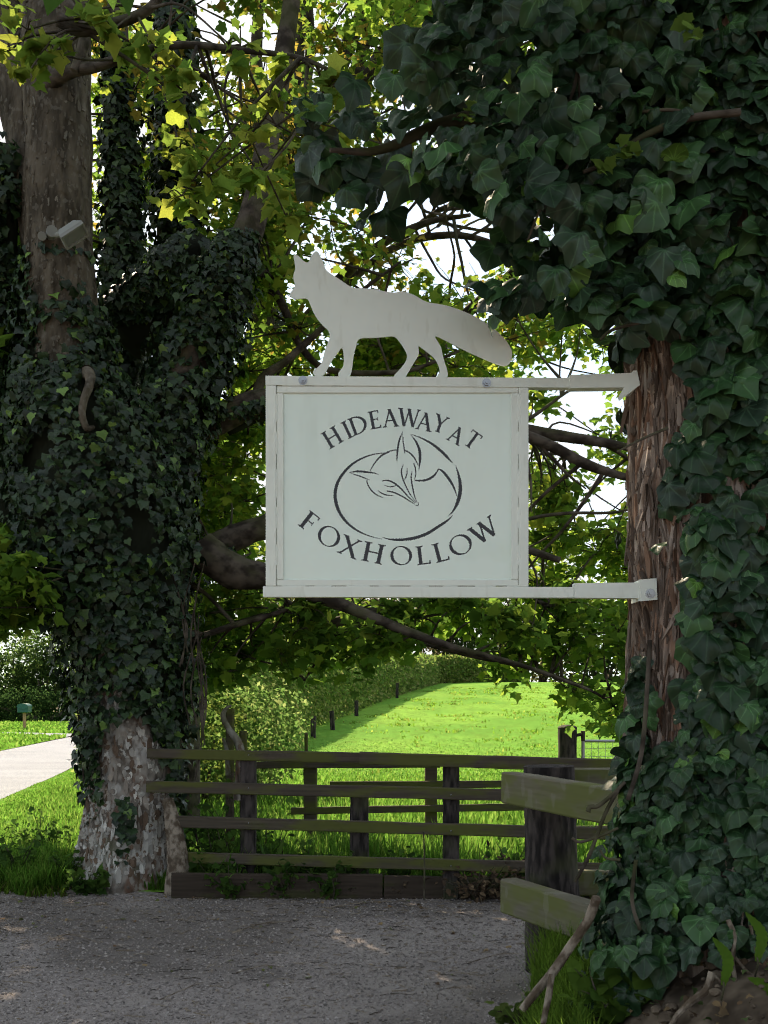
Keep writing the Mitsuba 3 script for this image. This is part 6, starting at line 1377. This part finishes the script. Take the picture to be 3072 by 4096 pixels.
bank_litter()
SOFT = [leaf_shape(IVY_HEART, 1, 2, .15, .4, .06, 7), leaf_shape(IVY_HEART, 1, 2, .25, .5, .06, 8)]
for i, (px, Y, w, h, n, s, lab) in enumerate([(585, 4.25, .24, .20, 90, .075, 'soft green broad leaved plant at the bottom, right of the fallen branch'), (620, 4.2, .22, .20, 80, .075, 'broad leaved plant under the ivy at the bottom edge'), (520, 4.75, .16, .20, 90, .05, 'pale weed at the gravel edge, left of the fallen branch'), (548, 4.45, .14, .14, 60, .05, 'small weed under the fallen branch'),
                                              (590, 3.9, .20, .14, 70, .07, 'dark leaved plant in the bottom corner of the bank')]):
    leafy('bank_weed', lab, 'weed', g_at(px, Y), [w, w * .7, h], n, s, BR if i != 2 else [(.13, .17, .05), (.10, .15, .04)], 150 + i, 8, shape=SOFT, group='weeds on the bank')


def fern(key, lab, px, py0, px1, py1, Y, seed):
    rg = np.random.default_rng(seed); k = numbered(key); tag(k, lab, 'fern', 'strap shaped ferns on the bank')
    a, b = at(px, py0, Y), at(px1, py1, Y - .12); L = np.linalg.norm(b - a)
    s = spline([b, (a + b) / 2 + [.02, -.05, .02], a], 14); t, n1, n2 = frames(s)
    side = norm(np.cross(t, np.array([0, -1.0, .2])))
    n = len(s); u = np.linspace(0, 1, n)
    w = .021 * np.sin(np.pi * np.clip(.08 + .92 * u, 0, 1)) ** .7 * (1 + .12 * np.cos(np.arange(n) * 2.2))
    v = np.stack([s - side * w[:, None] + [0, .008, 0], s, s + side * w[:, None] + [0, .008, 0]], 1).reshape(-1, 3); f = []
    for j in range(n - 1):
        for q in (0, 1): c = j * 3 + q; f += [[c, c + 1, c + 4], [c, c + 4, c + 3]]
    put(k + '__frond', (v, np.array(f)), 'm_leaf', smooth=True, color=np.tile([(.14, .26, .035)], (len(v), 1)))
    put(k + '__stalk', tube([b - [0, -.03, .06], b, b * .7 + a * .3], [.004, .004, .003], 6, 4), 'm_limb')


fern('hart_fern', 'bright strap shaped fern frond rising from the soil, the left one', 713, 937, 724, 986, 3.8, 1)
fern('hart_fern', 'bright strap shaped fern frond near the right edge, higher than the other', 746, 912, 758, 962, 3.8, 2)
fern('hart_fern', 'bright strap shaped frond low at the right edge', 748, 978, 772, 1002, 3.7, 3)
# fallen branch and bare roots on the bank
k = put('fallen_branch', joined([tube([at(596, 898, 4.1), at(588, 920, 4.15), at(572, 945, 4.2), at(556, 968, 4.2), at(538, 990, 4.2), at(522, 1010, 4.2)], [.020, .019, .021, .019, .020, .017], 14, 6, rough=.35, seed=8),
                                 tube([at(552, 975, 4.15), at(548, 1000, 4.1), at(543, 1024, 4.05)], [.013, .014, .012], 10, 5, rough=.3, seed=9)]), 'm_root')
tag(k, 'rough pale fallen branch leaning down the bank at the bottom right', 'branch')
for i, (pts, r) in enumerate([([(712, 972), (706, 990), (692, 1001), (678, 1014), (668, 1030)], .015), ([(735, 957), (742, 966), (752, 975), (768, 984)], .006), ([(714, 975), (724, 986), (738, 998), (768, 1016)], .006), ([(710, 972), (709, 984), (707, 995)], .006), ([(728, 920), (735, 938), (732, 960), (736, 985), (742, 1024)], .010), ([(750, 925), (756, 945), (768, 960)], .006), ([(690, 1016), (720, 1012), (740, 1020)], .006)]):
    LAB = ['thick broken root crossing the bare soil at the bottom right', 'thin pale root under the upper fern frond', 'thin root running down to the bottom right corner', 'short thin root below the left fern frond', 'upright brown root against the soil below the ivy', 'thin root at the right edge near the bottom', 'thin root lying flat at the bottom edge']
    k = put('bare_root', tube([at(a, b, 3.85 - .0006 * (b - 900)) for a, b in pts], [r, r * .9, r * .6], 8, 5, rough=.25, seed=i), 'm_root'); tag(k, LAB[i], 'root', 'bare roots on the bank')
